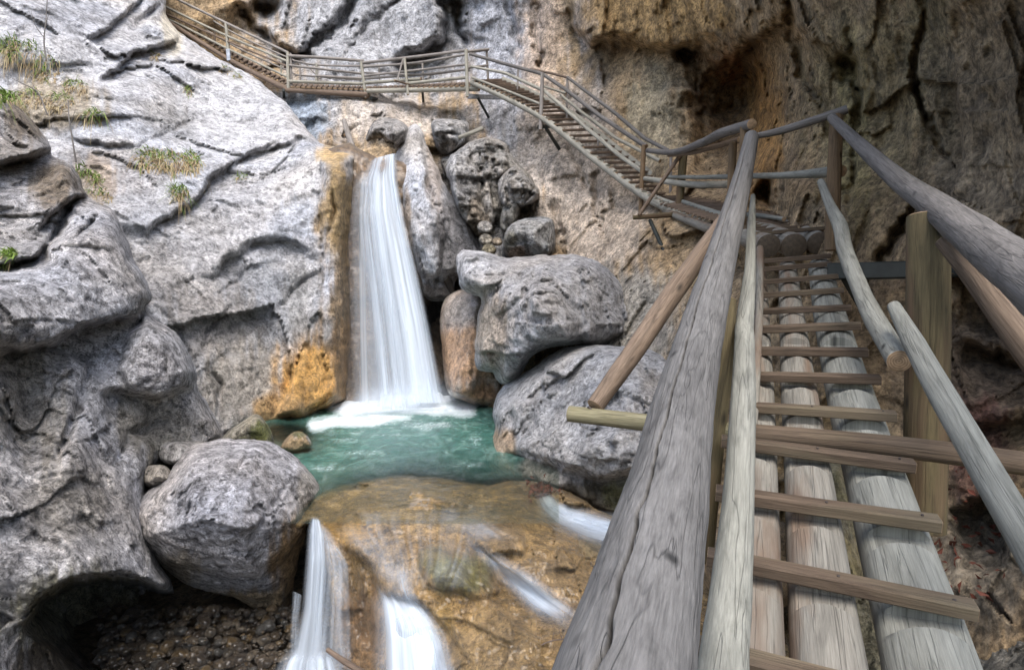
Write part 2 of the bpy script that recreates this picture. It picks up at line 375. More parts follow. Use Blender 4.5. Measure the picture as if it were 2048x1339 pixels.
ROCKS = {}
def rock(name, outline, ctrl, step=5, R=40, bulge=.4, thick=1.5, amp=(.12, .10, .05), fr=(.7, 1.3, 3.5), rag=6, feats=(), zones=(),
         base=(.30, .30, .31), wet=0.0, mat=None, seed=0, strat=None, smooth=4, warp=9, key=None, shrink=.12, det=1.0, openback=False, gain=1.0, blk=1.0, facets=0, fk=1.0):
    if smooth: outline = smooth_poly(outline, smooth)
    o = np.array(outline); pad = step * 2 + rag
    U = axis(o[:, 0].min() - pad, o[:, 0].max() + pad, step); Vv = axisv(o[:, 1].min() - pad, o[:, 1].max() + pad, step)
    u, v = np.meshgrid(U, Vv)
    q = np.stack([u / 45, v / 45, np.full(u.shape, seed * 7.7)], -1)
    n1 = fbm(q, 4, .6); n2 = fbm(q + 40.5, 4, .6)
    sd = poly_sd(u, v, outline) + rag * n1 * 1.6
    gy, gx = np.gradient(sd, Vv, U); g2 = gx * gx + gy * gy + 1e-6
    outm = sd > 0
    mv = np.clip(sd / np.sqrt(g2), 0, step * 2.0)
    u = np.where(outm, u - mv * gx / np.sqrt(g2), u); v = np.where(outm, v - mv * gy / np.sqrt(g2), v)
    ny, nx = u.shape
    keep = (np.minimum.reduce([sd[:-1, :-1], sd[1:, :-1], sd[:-1, 1:], sd[1:, 1:]]) < 0)
    D0 = (tps(ctrl)(u, v) if len(ctrl) > 2 else np.full(u.shape, float(ctrl[0][2])))
    t = np.clip(-sd / R, 0, 1)
    d = D0 + bulge * (1 - np.sqrt(np.clip(1 - (1 - t) ** 2, 0, 1)))
    if facets:                       # a broken boulder: flat faces meeting at edges
        fr_ = np.random.default_rng(1000 + seed); cx_, cy_ = (o[:, 0].min() + o[:, 0].max()) / 2, (o[:, 1].min() + o[:, 1].max()) / 2
        ax_, ay_ = (u - cx_) / (np.ptp(o[:, 0]) / 2), (v - cy_) / (np.ptp(o[:, 1]) / 2); ax_ = ax_ + .10 * n1; ay_ = ay_ + .10 * n2
        best = np.full(u.shape, -.05); m_ = facets * 2 + 5
        for k in range(m_):
            a_ = 2 * math.pi * (k + fr_.uniform(-.35, .35)) / m_ * (2 if k % 2 else 1); off = fr_.uniform(-.1, .65); sl_ = fr_.uniform(.35, 1.3)
            best = np.maximum(best, (ax_ * math.cos(a_) + ay_ * math.sin(a_) - off) * sl_)
        d = d + best * bulge * 2.3
    uw, vw = u + warp * n1 * 1.5, v + warp * n2 * 1.5
    for ft in feats:
        ft = list(ft)
        if ft[0] in ('crack', 'ledge') and fk != 1.0: ft[3 if ft[0] == 'crack' else 2] *= fk; ft[2 if ft[0] == 'crack' else 3] *= .75
        kind = ft[0]
        if kind == 'crack':          # ('crack', pts, width, depth)
            dist, side, par = polyline(uw, vw, ft[1])
            tp = np.sin(np.clip(par, 0.03, .97) * math.pi) ** .5
            d = d + ft[3] * tp * np.exp(-(dist / (ft[2] * (.5 + .5 * tp))) ** 2)
        elif kind == 'ledge':        # ('ledge', pts (left to right), step, sharp, fall): rock under the line steps back
            dist, side, par = polyline(uw, vw, ft[1])
            tp = np.clip(np.minimum(par, 1 - par) * 6, 0, 1)
            s = dist * side
            d = d + tp * ft[2] * sstep(-ft[3] * .25, ft[3], s) * np.exp(-np.clip(s, 0, None) / ft[4])
            d = d - tp * ft[2] * .35 * (s < 0) * np.exp(-np.abs(s) / (ft[4] * .6)) * sstep(0, ft[3], -s)
        elif kind == 'bump':         # ('bump', x, y, rx, ry, amount)  + = away
            e = ((uw - ft[1]) / ft[3]) ** 2 + ((vw - ft[2]) / ft[4]) ** 2
            d = d + ft[5] * np.exp(-e)
        elif kind == 'lobe':         # ('lobe', polygon, R px, out m): a rounded mass standing out of the face
            s2 = poly_sd(uw, vw, ft[1]); tt = np.clip(-s2 / ft[2], 0, 1)
            d = d - ft[3] * np.sqrt(np.clip(1 - (1 - tt) ** 2, 0, 1))
    p = Pn(u, v, d)
    if strat is not None:            # stretch relief along a bedding direction
        ax = np.array(strat[0], float); ax /= np.linalg.norm(ax)
        pr = (p @ ax)[..., None] * ax; pn = p - pr * (1 - 1.0 / strat[1])
    else: pn = p
    pn = pn + seed * 13.1
    edge = .35 + .65 * sstep(0, .5, t)
    wv = np.stack([fbm(pn * fr[1] * 1.3 + k * 31.7, 3) for k in range(3)], -1) / fr[1]
    pl = pn + wv * .14
    fh = F / float(np.median(D0)) / (step * 7.0)
    b1, k1 = blocks(pl, fr[1] * .75, seed * .7); b2, k2 = blocks(pl + 11, fr[1] * 2.3, seed * .7 + .35)
    msk = .35 + .65 * sstep(-.2, .25, fbm(pn * fr[1] * .6 + 21, 3))
    disp = amp[0] * fbm(pn * fr[0], 3) * 1.3 + amp[1] * (.75 * (lumps(pl * fr[1], .6, .12) - .5) + .28 * (lumps(pl * fr[1] * 2.6 + 5, .7, .15) - .5) + .16 * (lumps(pl * fr[1] * 6.1 + 9, .7, .2) - .5)) \
        + amp[1] * blk * (.85 * b1 - .10 * k1 + msk * .34 * b2) \
        + amp[2] * (fbm(pl * fr[2], 4, .62) * .9 + (ridged(pl * fr[2] * 1.7, 3, .6) - .6) * .8) + (.20 / fh) * det * fbm(pn * fh, 2, .7)
    d = d - disp * edge
    p = Pn(u, v, d)
    # colour zones: stains, moss, lichen, kinds and tones of stone, shade painted into the fall hole
    c = np.empty(u.shape + (4,)); c[..., :3] = base; c[..., 3] = wet
    q3 = pn * 1.1; zn = .6 * fbm(q3 + 3.3, 4, .65) + .75 * fbm(np.stack([u / 13, v / 120, np.full(u.shape, seed * 2.2)], -1), 4, .6)
    hue = fbm(pn * .8 + 77, 3)[..., None]
    c[..., :3] *= gain
    c[..., :3] *= 1 + hue * np.array((.16, .05, -.12))
    for z in zones:                  # (x, y, rx, ry, colour, strength, wet[, angle])
        ang = math.radians(z[7]) if len(z) > 7 else 0
        a, b_ = uw - z[0], vw - z[1]
        a, b_ = a * math.cos(ang) + b_ * math.sin(ang), -a * math.sin(ang) + b_ * math.cos(ang)
        e = np.sqrt((a / z[2]) ** 2 + (b_ / z[3]) ** 2)
        k = z[5] * (1 - sstep(.55, 1.15, e + zn * .75))
        c[..., :3] = c[..., :3] * (1 - k[..., None]) + np.array(z[4]) * (gain if z[4][0] > 1.25 * z[4][2] else min(gain, 1.15)) * k[..., None]
        if z[6] is not None: c[..., 3] = c[..., 3] * (1 - k) + z[6] * k
    ROCKS[key or name] = (U, Vv, d)
    idx = np.arange(ny * nx).reshape(ny, nx)
    quads = np.stack([idx[:-1, :-1], idx[1:, :-1], idx[1:, 1:], idx[:-1, 1:]], -1)[keep]
    used = np.unique(quads); rem = np.full(ny * nx, -1); rem[used] = np.arange(len(used)); quads = rem[quads]
    V = p.reshape(-1, 3)[used]; C_ = np.clip(c.reshape(-1, 4)[used], 0, 1); uf, vf, df = u.reshape(-1)[used], v.reshape(-1)[used], d.reshape(-1)[used]
    e = np.concatenate([quads[:, [0, 1]], quads[:, [1, 2]], quads[:, [2, 3]], quads[:, [3, 0]]])
    es = np.sort(e, 1); code = es[:, 0].astype(np.int64) * (len(used) + 1) + es[:, 1]
    _, inv, cnt = np.unique(code, return_inverse=True, return_counts=True)
    be = e[cnt[inv] == 1]
    bv = np.unique(be); n0 = len(V); mp = np.full(n0, -1); mp[bv] = np.arange(len(bv))
    cu, cv = uf.mean(), vf.mean()
    rings = []
    for fz, sh in ((.35, shrink * .15), (1.0, shrink)):
        bu, bvv = uf[bv] + (cu - uf[bv]) * sh, vf[bv] + (cv - vf[bv]) * sh
        bd = df[bv] + thick * fz
        rings.append(Pn(bu, bvv, bd))
    ctr = Pn(np.array([cu]), np.array([cv]), np.array([df.mean() + thick * 1.05]))
    Vall = np.concatenate([V, rings[0], rings[1], ctr]); nb = len(bv)
    Call = np.concatenate([C_, C_[bv], C_[bv], C_[bv][:1]])
    a, b_ = be[:, 1], be[:, 0]
    side1 = np.stack([a, b_, n0 + mp[b_], n0 + mp[a]], -1)
    side2 = np.stack([n0 + mp[a], n0 + mp[b_], n0 + nb + mp[b_], n0 + nb + mp[a]], -1)
    fan = np.stack([n0 + nb + mp[a], n0 + nb + mp[b_], np.full(len(a), n0 + 2 * nb)], -1)
    me = mesh_np(name, Vall, np.concatenate([quads, side1, side2]), None if openback else fan, Call)
    org = (V[:, 0].mean(), V[:, 1].mean(), V[:, 2].min())
    return link(name, me, mat or M_ROCK, org)
def depth_at(key, px, py):
    U, Vv, d = ROCKS[key]
    return float(d[min(np.searchsorted(Vv, py), len(Vv) - 1), min(np.searchsorted(U, px), len(U) - 1)])

GREY = (.30, .30, .315); LIGHT = (.42, .42, .435); BLUE = (.25, .28, .32); BROWN = (.215, .155, .09); OCHRE = (.36, .21, .075)
DKBR = (.075, .055, .035); PINK = (.31, .25, .21); MOSS = (.075, .085, .022); WARM = (.27, .23, .17); RUST = (.21, .11, .045); DKWET = (.07, .055, .04)
ORANGE = (.40, .235, .085); PALE = (.48, .48, .47)

# =================================================================== SETTING
POOL_Z = 1.0
# ---- big wall at the back and on the right
wall_ctrl = [(-100, -900, 19), (-100, 60, 21), (300, -900, 18), (560, -200, 19), (560, 60, 18.8), (600, 260, 15.6), (640, 400, 14.5), (640, 800, 13.5), (800, 40, 18.2), (800, 180, 17.4), (760, 250, 15.2), (820, 450, 14.2), (820, 800, 13.2),
    (1000, -900, 15.5), (1000, 40, 17.2), (1000, 200, 16.0), (1000, 400, 14.2), (1000, 650, 12.8), (1000, 900, 11), (1160, 50, 15.3), (1160, 300, 14.2), (1160, 500, 12.2),
    (1300, -900, 10), (1300, 0, 12.6), (1300, 250, 12.8), (1300, 500, 10.6), (1280, 700, 9.0), (1280, 1000, 7.2),
    (1450, 0, 10.0), (1450, 220, 11.2), (1450, 400, 10.0), (1430, 600, 8.2), (1430, 900, 6.6), (1600, -900, 4.6), (1600, 0, 7.6), (1600, 250, 8.0), (1600, 400, 7.2), (1600, 700, 6.0), (1600, 1000, 5.2), (1600, 1340, 4.6),
    (1800, 0, 6.0), (1800, 300, 6.1), (1800, 600, 5.5), (1800, 1000, 4.8), (1800, 1340, 4.2), (2048, -900, 3.4), (2048, 0, 4.7), (2048, 400, 4.8), (2048, 800, 4.3), (2048, 1200, 3.9),
    (2600, -900, 2.6), (2600, 300, 3.5), (2600, 1000, 3.1), (1300, 1700, 4.6), (2000, 1700, 3.2)]
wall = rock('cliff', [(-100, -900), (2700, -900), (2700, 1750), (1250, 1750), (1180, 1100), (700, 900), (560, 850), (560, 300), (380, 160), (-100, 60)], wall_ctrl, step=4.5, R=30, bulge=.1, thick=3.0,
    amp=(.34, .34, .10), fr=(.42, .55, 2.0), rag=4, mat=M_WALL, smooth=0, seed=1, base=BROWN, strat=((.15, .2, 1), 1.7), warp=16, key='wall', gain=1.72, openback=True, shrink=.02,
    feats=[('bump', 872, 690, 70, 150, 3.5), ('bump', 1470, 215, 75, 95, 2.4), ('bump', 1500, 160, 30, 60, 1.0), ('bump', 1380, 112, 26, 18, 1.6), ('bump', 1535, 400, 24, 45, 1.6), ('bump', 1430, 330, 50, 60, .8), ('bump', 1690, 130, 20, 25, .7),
        ('ledge', [(1130, -60), (1150, 40), (1185, 85), (1260, 75), (1330, 95), (1390, 95), (1450, 120), (1540, 70), (1570, 20)], 1.0, 16, 120),
        ('ledge', [(1290, 220), (1340, 160), (1390, 170), (1440, 250)], -.5, 14, 60),
        ('crack', [(1565, -50), (1585, 60), (1610, 150), (1650, 230), (1690, 300)], 12, .5), ('crack', [(1740, 560), (1780, 480), (1830, 420)], 10, .4),
        ('ledge', [(1880, 560), (1930, 540), (2000, 600), (2048, 640), (2200, 660)], .5, 14, 90), ('crack', [(1700, 60), (1715, 200), (1700, 420)], 8, .3), ('crack', [(1850, 0), (1830, 180), (1900, 330)], 8, .25),
        ('ledge', [(1900, 700), (1960, 690), (2048, 720), (2200, 720)], .45, 16, 80), ('ledge', [(1880, 830), (1950, 850), (2048, 830), (2200, 850)], .4, 16, 60), ('ledge', [(1900, 1010), (1970, 1000), (2060, 1050)], .5, 14, 70),
        # leaning slabs in the back
        ('ledge', [(775, 118), (830, 108), (880, 82), (885, 55), (870, -40)], 1.6, 12, 60), ('crack', [(560, 140), (640, 80), (700, 30), (740, -40)], 10, .8), ('crack', [(905, -40), (915, 30), (935, 95)], 9, 1.2),
        ('crack', [(680, 130), (740, 40), (830, -30)], 6, .4), ('ledge', [(485, 0), (510, 45), (560, 95), (640, 110)], 1.2, 12, 50), ('bump', 530, 20, 26, 30, 1.6),
        ('ledge', [(660, 250), (690, 300), (700, 340)], -1.0, 10, 40), ('crack', [(1020, 0), (1035, 100), (1030, 180)], 10, .35), ('crack', [(1065, -20), (1075, 100), (1090, 160)], 8, .3), ('crack', [(1110, 400), (1120, 520)], 7, .5),
        ('ledge', [(740, 212), (800, 206), (870, 205), (900, 215)], -.6, 10, 50), ('crack', [(1130, 260), (1175, 380), (1240, 420)], 8, .3), ('crack', [(1200, 330), (1190, 420), (1210, 480)], 8, .3),
        ('crack', [(1480, 520), (1560, 560), (1640, 600)], 14, .5)],
    zones=[(760, 60, 270, 190, (.31, .315, .33), 1, 0), (600, 240, 90, 70, (.24, .28, .33), 1, .1), (780, 240, 140, 50, (.29, .26, .23), .7, 0), (1010, 100, 90, 300, (.36, .37, .40), 1, 0), (980, 450, 150, 220, (.30, .29, .28), 1, 0),
        (1085, 80, 50, 230, (.33, .26, .20), .85, 0), (1130, 320, 90, 200, (.28, .245, .21), .85, 0), (1210, 430, 110, 160, (.30, .25, .20), .8, 0), (1240, 640, 150, 120, (.31, .29, .25), .9, 0), (1180, 250, 70, 120, (.24, .21, .18), .7, 0),
        (1170, 40, 25, 60, (.40, .40, .42), .6, 0), (1340, 30, 190, 75, (.22, .142, .058), .85, 0), (1230, 25, 60, 70, (.21, .14, .065), .75, 0), (1310, 240, 70, 110, (.22, .19, .13), .8, 0), (1480, 200, 120, 150, (.12, .07, .03), .8, 0),
        (1530, 250, 45, 160, (.27, .14, .04), .75, .1), (1460, 140, 30, 40, (.24, .11, .04), .7, 0), (1560, 100, 40, 100, (.2, .13, .06), .6, 0), (1720, 200, 150, 250, (.16, .125, .065), .8, 0), (1700, 260, 40, 200, (.15, .125, .05), .6, .2), (1870, 120, 60, 220, (.155, .13, .065), .6, 0),
        (1950, 200, 130, 260, (.185, .142, .09), .7, 0), (1990, 400, 120, 110, (.215, .17, .115), .6, 0), (1950, 750, 170, 150, (.115, .085, .06), .8, 0), (1960, 900, 80, 130, (.13, .06, .05), .7, 0), (1950, 1150, 140, 140, (.16, .14, .11), .8, 0), (1560, 1000, 140, 260, (.17, .12, .055), .7, .3), (872, 690, 70, 140, (.03, .028, .025), 1, .1)])  # last zone: shade of the hole beside the fall, painted near black
tag(wall, 'brown ochre and grey limestone cliff wall overhanging the walkway', None, None, 'structure')

# ---- pale cliff left of the fall
cl_ctrl = [(-700, -700, 13), (-700, 900, 4.5), (0, -300, 15.0), (345, -300, 19), (0, 0, 12.6), (340, 20, 16.6), (455, 125, 16.4), (560, 200, 15.0), (640, 290, 12.9), (700, 310, 12.7), (690, 450, 12.4), (690, 800, 11.6), (620, 550, 11.5), (560, 830, 10.2), (450, 850, 9.3), (450, 600, 10.2),
    (300, 400, 10.4), (300, 600, 9.2), (300, 200, 12.4), (0, 200, 11.2), (0, 500, 8.3), (450, 350, 12.0), (550, 450, 11.9), (300, 900, 8.2), (0, 900, 6.5)]
cliff2 = rock('cliff', [(-700, -700), (335, -700), (318, -100), (335, 30), (352, 58), (400, 95), (460, 128), (520, 165), (575, 205), (600, 240), (640, 285), (690, 295), (715, 315), (706, 380), (700, 470), (700, 600), (704, 700), (690, 800), (620, 850), (500, 870), (420, 900), (300, 1000), (-700, 1100)],
    cl_ctrl, step=4, R=45, bulge=.9, thick=3.0, amp=(.20, .20, .06), fr=(.5, .6, 2.4), rag=5, mat=M_ROCK, smooth=0, seed=2, base=(.40, .40, .415), strat=((.75, .35, .75), 1.8), warp=10, key='cliff', gain=1.28, fk=.48, openback=True, shrink=.03,
    feats=[('ledge', [(175, 75), (215, 60), (250, 25), (290, -10)], 1.2, 7, 20), ('ledge', [(195, 165), (240, 130), (275, 105), (320, 92), (350, 80), (360, 62)], 1.7, 8, 22), ('crack', [(255, 65), (300, 30), (320, 5)], 12, 1.0),
        ('ledge', [(150, 280), (210, 287), (280, 292)], .5, 6, 40), ('crack', [(265, 295), (330, 270), (390, 235)], 7, .4), ('ledge', [(270, 500), (310, 450), (370, 415), (400, 390), (430, 350), (490, 310), (560, 290), (610, 270)], .9, 8, 45),
        ('crack', [(395, 405), (430, 350), (470, 320), (520, 300), (600, 265)], 5, .5), ('crack', [(490, 360), (540, 350), (600, 325)], 5, .45), ('ledge', [(430, 560), (450, 520), (510, 480), (570, 475), (640, 520)], .9, 12, 60),
        ('crack', [(440, 590), (480, 560), (500, 520)], 7, .4), ('crack', [(540, 640), (600, 570), (650, 530)], 7, .35), ('crack', [(400, 700), (430, 640), (460, 610)], 6, .3), ('crack', [(430, 830), (440, 770), (420, 730)], 8, .4),
        ('lobe', [(640, 320), (715, 300), (710, 560), (690, 800), (600, 840), (560, 830), (640, 560), (640, 420)], 28, .55), ('crack', [(655, 480), (670, 420), (665, 380)], 7, .5), ('crack', [(600, 840), (620, 720), (610, 640)], 8, .25), ('crack', [(660, 820), (655, 740), (645, 660)], 8, .25),
        ('ledge', [(-60, 190), (40, 210), (110, 260), (200, 290)], .25, 10, 60), ('bump', 120, 60, 160, 90, -.6), ('bump', 330, 240, 80, 50, .4), ('crack', [(385, 0 + 200), (370, 260)], 6, .2), ('crack', [(480, 215), (490, 205), (500, 200)], 4, .3)],
    zones=[(160, 120, 200, 100, (.44, .44, .455), .7, 0), (130, 40, 130, 40, (.30, .305, .33), .6, 0), (480, 210, 130, 120, (.46, .46, .475), .8, 0), (330, 240, 70, 45, (.23, .23, .23), .6, 0), (250, 330, 120, 50, (.32, .30, .29), .6, 0), (430, 480, 90, 120, (.36, .355, .36), .6, 0), (540, 590, 120, 80, (.25, .265, .29), .8, .1), (590, 440, 60, 50, (.34, .37, .43), .6, 0), (420, 650, 120, 90, (.27, .245, .22), .7, 0),
        (500, 790, 120, 120, (.26, .235, .20), .8, .1), (320, 540, 60, 90, (.30, .28, .26), .5, 0), (680, 420, 52, 140, (.30, .205, .09), .95, .35), (690, 590, 45, 130, (.20, .135, .065), .9, .5), (625, 760, 85, 100, (.46, .27, .09), 1, .55), (560, 820, 70, 40, (.36, .23, .10), .9, .5), (690, 740, 40, 120, (.25, .15, .065), .85, .6), (600, 600, 40, 90, (.27, .26, .24), .5, .1), (665, 310, 40, 22, (.48, .33, .15), .8, .2),
        (90, 210, 120, 60, (.25, .19, .10), .7, 0), (190, 360, 60, 60, (.30, .22, .14), .6, 0), (345, 60, 25, 60, (.52, .47, .36), .7, 0)])
tag(cliff2, 'pale grey limestone cliff with dark cracks left of the waterfall', None, None, 'structure')

# ---- near rock mass on the left
nr_ctrl = [(-700, 200, 4.6), (-700, 1500, 2.2), (0, 220, 6.9), (100, 300, 7.2), (170, 380, 7.0), (0, 450, 6.2), (240, 450, 6.9), (290, 590, 6.6), (150, 550, 5.9), (0, 560, 5.2), (0, 700, 5.0), (200, 700, 5.9), (390, 760, 6.6), (340, 700, 6.3), (420, 860, 6.9), (300, 860, 6.2), (150, 900, 5.2), (0, 900, 4.5), (250, 1000, 5.3), (300, 1150, 5.3), (100, 1150, 4.4), (0, 1150, 4.0), (0, 1400, 3.8), (330, 1300, 5.4)]
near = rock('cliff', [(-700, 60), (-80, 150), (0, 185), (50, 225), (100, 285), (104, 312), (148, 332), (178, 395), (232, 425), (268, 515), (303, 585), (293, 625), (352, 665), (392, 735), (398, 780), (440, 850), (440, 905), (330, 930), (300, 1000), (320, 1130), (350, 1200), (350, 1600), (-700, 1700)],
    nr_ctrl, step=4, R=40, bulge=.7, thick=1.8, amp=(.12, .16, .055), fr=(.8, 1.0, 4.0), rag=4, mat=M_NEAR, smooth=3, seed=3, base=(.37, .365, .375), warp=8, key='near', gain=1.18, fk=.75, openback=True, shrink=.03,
    feats=[('ledge', [(-80, 330), (20, 325), (70, 310), (110, 300)], .7, 10, 45), ('ledge', [(60, 470), (100, 430), (150, 400), (182, 392)], .5, 8, 30), ('crack', [(85, 520), (120, 450), (140, 410), (175, 395)], 9, .6), ('ledge', [(-60, 520), (20, 530), (70, 515), (90, 490)], .6, 8, 30), ('crack', [(155, 475), (180, 450), (205, 420)], 6, .3),
        ('lobe', [(-80, 550), (60, 530), (150, 430), (240, 440), (305, 585), (290, 630), (230, 640), (120, 690), (60, 700), (-80, 700)], 60, .35), ('lobe', [(245, 680), (290, 640), (350, 665), (392, 740), (380, 775), (320, 795), (260, 780), (240, 740)], 40, .32),
        ('ledge', [(-70, 720), (40, 700), (110, 680), (170, 650), (230, 640), (290, 625)], .55, 12, 70), ('ledge', [(200, 790), (240, 780), (300, 800), (350, 790), (395, 765)], .55, 12, 60), ('crack', [(255, 660), (275, 640), (300, 600)], 9, .6),
        ('crack', [(110, 920), (150, 830), (180, 740)], 14, .25), ('crack', [(230, 930), (260, 870), (330, 840)], 14, .25), ('bump', 150, 900, 60, 140, -.2), ('bump', 60, 830, 50, 90, .3), ('bump', 330, 1000, 60, 120, .5),
        ('ledge', [(40, 1260), (90, 1190), (150, 1160), (240, 1150), (330, 1180), (420, 1200)], 2.2, 16, 240), ('bump', 200, 1290, 120, 90, .9)],
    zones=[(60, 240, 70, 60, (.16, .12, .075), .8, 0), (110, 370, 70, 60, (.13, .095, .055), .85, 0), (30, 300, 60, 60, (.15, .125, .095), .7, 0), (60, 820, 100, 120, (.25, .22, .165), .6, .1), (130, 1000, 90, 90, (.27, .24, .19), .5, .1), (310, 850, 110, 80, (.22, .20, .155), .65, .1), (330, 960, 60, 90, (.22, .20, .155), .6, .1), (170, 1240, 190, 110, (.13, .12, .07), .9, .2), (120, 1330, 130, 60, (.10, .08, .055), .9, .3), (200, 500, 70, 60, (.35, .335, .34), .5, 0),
        (60, 590, 140, 70, (.34, .335, .345), .5, 0), (315, 730, 60, 50, (.33, .315, .32), .5, 0), (15, 515, 26, 18, MOSS, .8, 0)])
tag(near, 'grey near rock mass with rounded ledges and a dark hollow below', None, None, 'structure')

# ---- rock the main fall runs down, with the dark hole on its right
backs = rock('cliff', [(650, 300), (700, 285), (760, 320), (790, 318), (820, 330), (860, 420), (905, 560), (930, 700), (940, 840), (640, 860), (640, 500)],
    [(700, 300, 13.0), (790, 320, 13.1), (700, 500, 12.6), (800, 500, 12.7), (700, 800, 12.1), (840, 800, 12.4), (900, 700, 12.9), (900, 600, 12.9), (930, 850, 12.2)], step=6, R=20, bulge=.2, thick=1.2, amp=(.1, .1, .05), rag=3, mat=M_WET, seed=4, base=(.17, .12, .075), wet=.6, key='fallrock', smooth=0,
    feats=[('bump', 876, 690, 26, 100, 2.2), ('crack', [(760, 330), (765, 420), (755, 600)], 14, .25)], zones=[(875, 690, 75, 150, (.025, .022, .02), 1.0, .2), (715, 560, 40, 200, (.28, .19, .12), .7, .6)])  # near-black zone paints the shade of the hole into the rock colour
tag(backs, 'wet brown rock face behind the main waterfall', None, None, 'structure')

# ---- stream bed / ground under everything
gx = np.linspace(-30, 30, 161); gy_ = np.linspace(-20, 45, 171); GX, GY = np.meshgrid(gx, gy_)
pp = np.stack([GX, GY, np.zeros_like(GX)], -1)
GZ = -.35 + .35 * fbm(pp * .5, 4) + .06 * fbm(pp * 2.7, 3) + np.clip(GY - 6.2, 0, 3) * .33 + np.clip(GY - 14, 0, 30) * .25
ii = np.arange(GX.size).reshape(GX.shape)
gq = np.stack([ii[:-1, :-1], ii[:-1, 1:], ii[1:, 1:], ii[1:, :-1]], -1).reshape(-1, 4)
gc = np.empty(GX.shape + (4,)); gc[..., :3] = (.13, .10, .065); gc[..., 3] = .35
ground = link('ground', mesh_np('ground', np.stack([GX, GY, GZ], -1).reshape(-1, 3), gq, None, gc.reshape(-1, 4)), M_NEAR, (0, 0, 0))
tag(ground, 'brown stony stream bed at the bottom of the gorge', None, None, 'structure')

exec_parts = []
# =================================================================== BOULDERS
def boulder(outline, depth, label, name='boulder', cat='boulder', **kw):
    ctrl = depth if isinstance(depth, list) else [(0, 0, depth)]
    kw.setdefault('gain', 1.2)
    o = rock(name, outline, ctrl, **kw)
    return tag(o, label, cat)

boulder([(313, 888), (340, 882), (410, 883), (425, 905), (400, 935), (345, 930), (318, 918)], 5.9, 'small flat grey rock slab wedged behind the round boulder', name='rock', cat='rock', step=3, R=14, bulge=.15, thick=.4, amp=(.03, .05, .015), fr=(1.5, 3, 7), rag=2, mat=M_NEAR, seed=21, facets=3, base=(.33, .32, .31), key='b2')
boulder([(285, 940), (305, 930), (335, 934), (345, 960), (315, 975), (290, 970)], 5.55, 'fist shaped pale rock left of the round boulder', name='rock', cat='rock', step=3, R=12, bulge=.12, thick=.3, amp=(.03, .04, .015), fr=(1.5, 3.5, 7), rag=2, mat=M_NEAR, seed=22, facets=3, base=(.34, .31, .27), key='b3')
boulder([(345, 935), (380, 895), (440, 878), (520, 880), (560, 893), (600, 920), (632, 960), (643, 1000), (620, 1035), (606, 1090), (590, 1150), (580, 1222), (550, 1232), (505, 1215), (460, 1192), (400, 1178), (345, 1150), (305, 1110), (275, 1075), (258, 1030), (290, 985), (330, 960)],
    [(450, 1000, 4.5), (265, 1030, 4.45), (320, 960, 4.6), (300, 1110, 4.5), (640, 1000, 5.0), (460, 890, 4.85), (560, 1200, 4.95), (420, 1150, 4.7)], 'big round grey boulder between the left rock and the lower waterfall', step=3, R=60, bulge=.42, thick=.7, amp=(.07, .075, .04), fr=(1.2, 2.4, 6), det=1.6, rag=4, mat=M_NEAR, seed=23, facets=3, base=(.36, .35, .36), key='b1', warp=5,
    feats=[('ledge', [(300, 1120), (380, 1130), (470, 1160), (520, 1150), (600, 1070), (640, 1000)], .12, 12, 60), ('crack', [(285, 980), (340, 1040), (360, 1030)], 6, .06), ('crack', [(590, 940), (560, 990), (520, 1050), (560, 1065)], 6, .06), ('crack', [(470, 950), (500, 900)], 5, .05), ('ledge', [(480, 1080), (520, 1040), (590, 1045), (640, 1010)], .1, 8, 40)],
    zones=[(600, 1130, 70, 110, (.27, .17, .07), .9, .5), (500, 1205, 110, 35, (.22, .16, .08), .85, .3), (340, 1140, 70, 40, (.25, .20, .12), .6, .1), (620, 980, 30, 60, (.27, .24, .19), .6, .2)])
boulder([(455, 862), (480, 845), (510, 828), (530, 840), (548, 880), (540, 905), (450, 905), (440, 885)], 6.9, 'low rock with bright moss at the edge of the pool', name='rock', cat='rock', step=3, R=22, bulge=.3, thick=.8, amp=(.05, .06, .02), fr=(1.5, 2.5, 6), rag=2, mat=M_NEAR, seed=24, base=(.27, .25, .20), key='b4', zones=[(522, 862, 22, 26, (.10, .11, .025), .9, 0), (505, 885, 40, 14, (.10, .105, .03), .7, 0)])
boulder([(562, 890), (580, 868), (600, 862), (618, 875), (622, 895), (590, 905), (566, 902)], 7.6, 'small mossy brown rock poking out of the pool', name='rock', cat='rock', step=3, R=14, bulge=.12, thick=.4, amp=(.03, .04, .015), fr=(2, 3, 8), rag=1, mat=M_WET, seed=25, base=(.30, .21, .11), wet=.4, key='b5', zones=[(598, 868, 16, 8, MOSS, .8, 0)])
# rocks right of the main fall
boulder([(735, 262), (755, 238), (785, 235), (815, 250), (812, 285), (790, 300), (745, 300), (728, 285)], 14.2, 'angular grey rock at the brink of the main waterfall', name='rock', cat='rock', step=3.5, R=12, bulge=.3, thick=1.0, amp=(.1, .3, .07), fr=(1, 1.5, 4), rag=5, mat=M_FAR, seed=31, facets=4, base=(.30, .285, .27), key='c1', zones=[(755, 280, 24, 20, (.17, .13, .08), .8, 0)])
boulder([(862, 245), (890, 238), (935, 243), (935, 272), (915, 300), (885, 308), (868, 285)], 14.0, 'blocky pale rock perched below the landing', name='rock', cat='rock', step=3.5, R=10, bulge=.25, thick=1.0, amp=(.08, .3, .06), fr=(1, 1.5, 4), rag=4, mat=M_FAR, seed=32, facets=4, base=(.34, .33, .32), key='c2', zones=[(890, 295, 30, 16, (.15, .12, .09), .8, 0)])
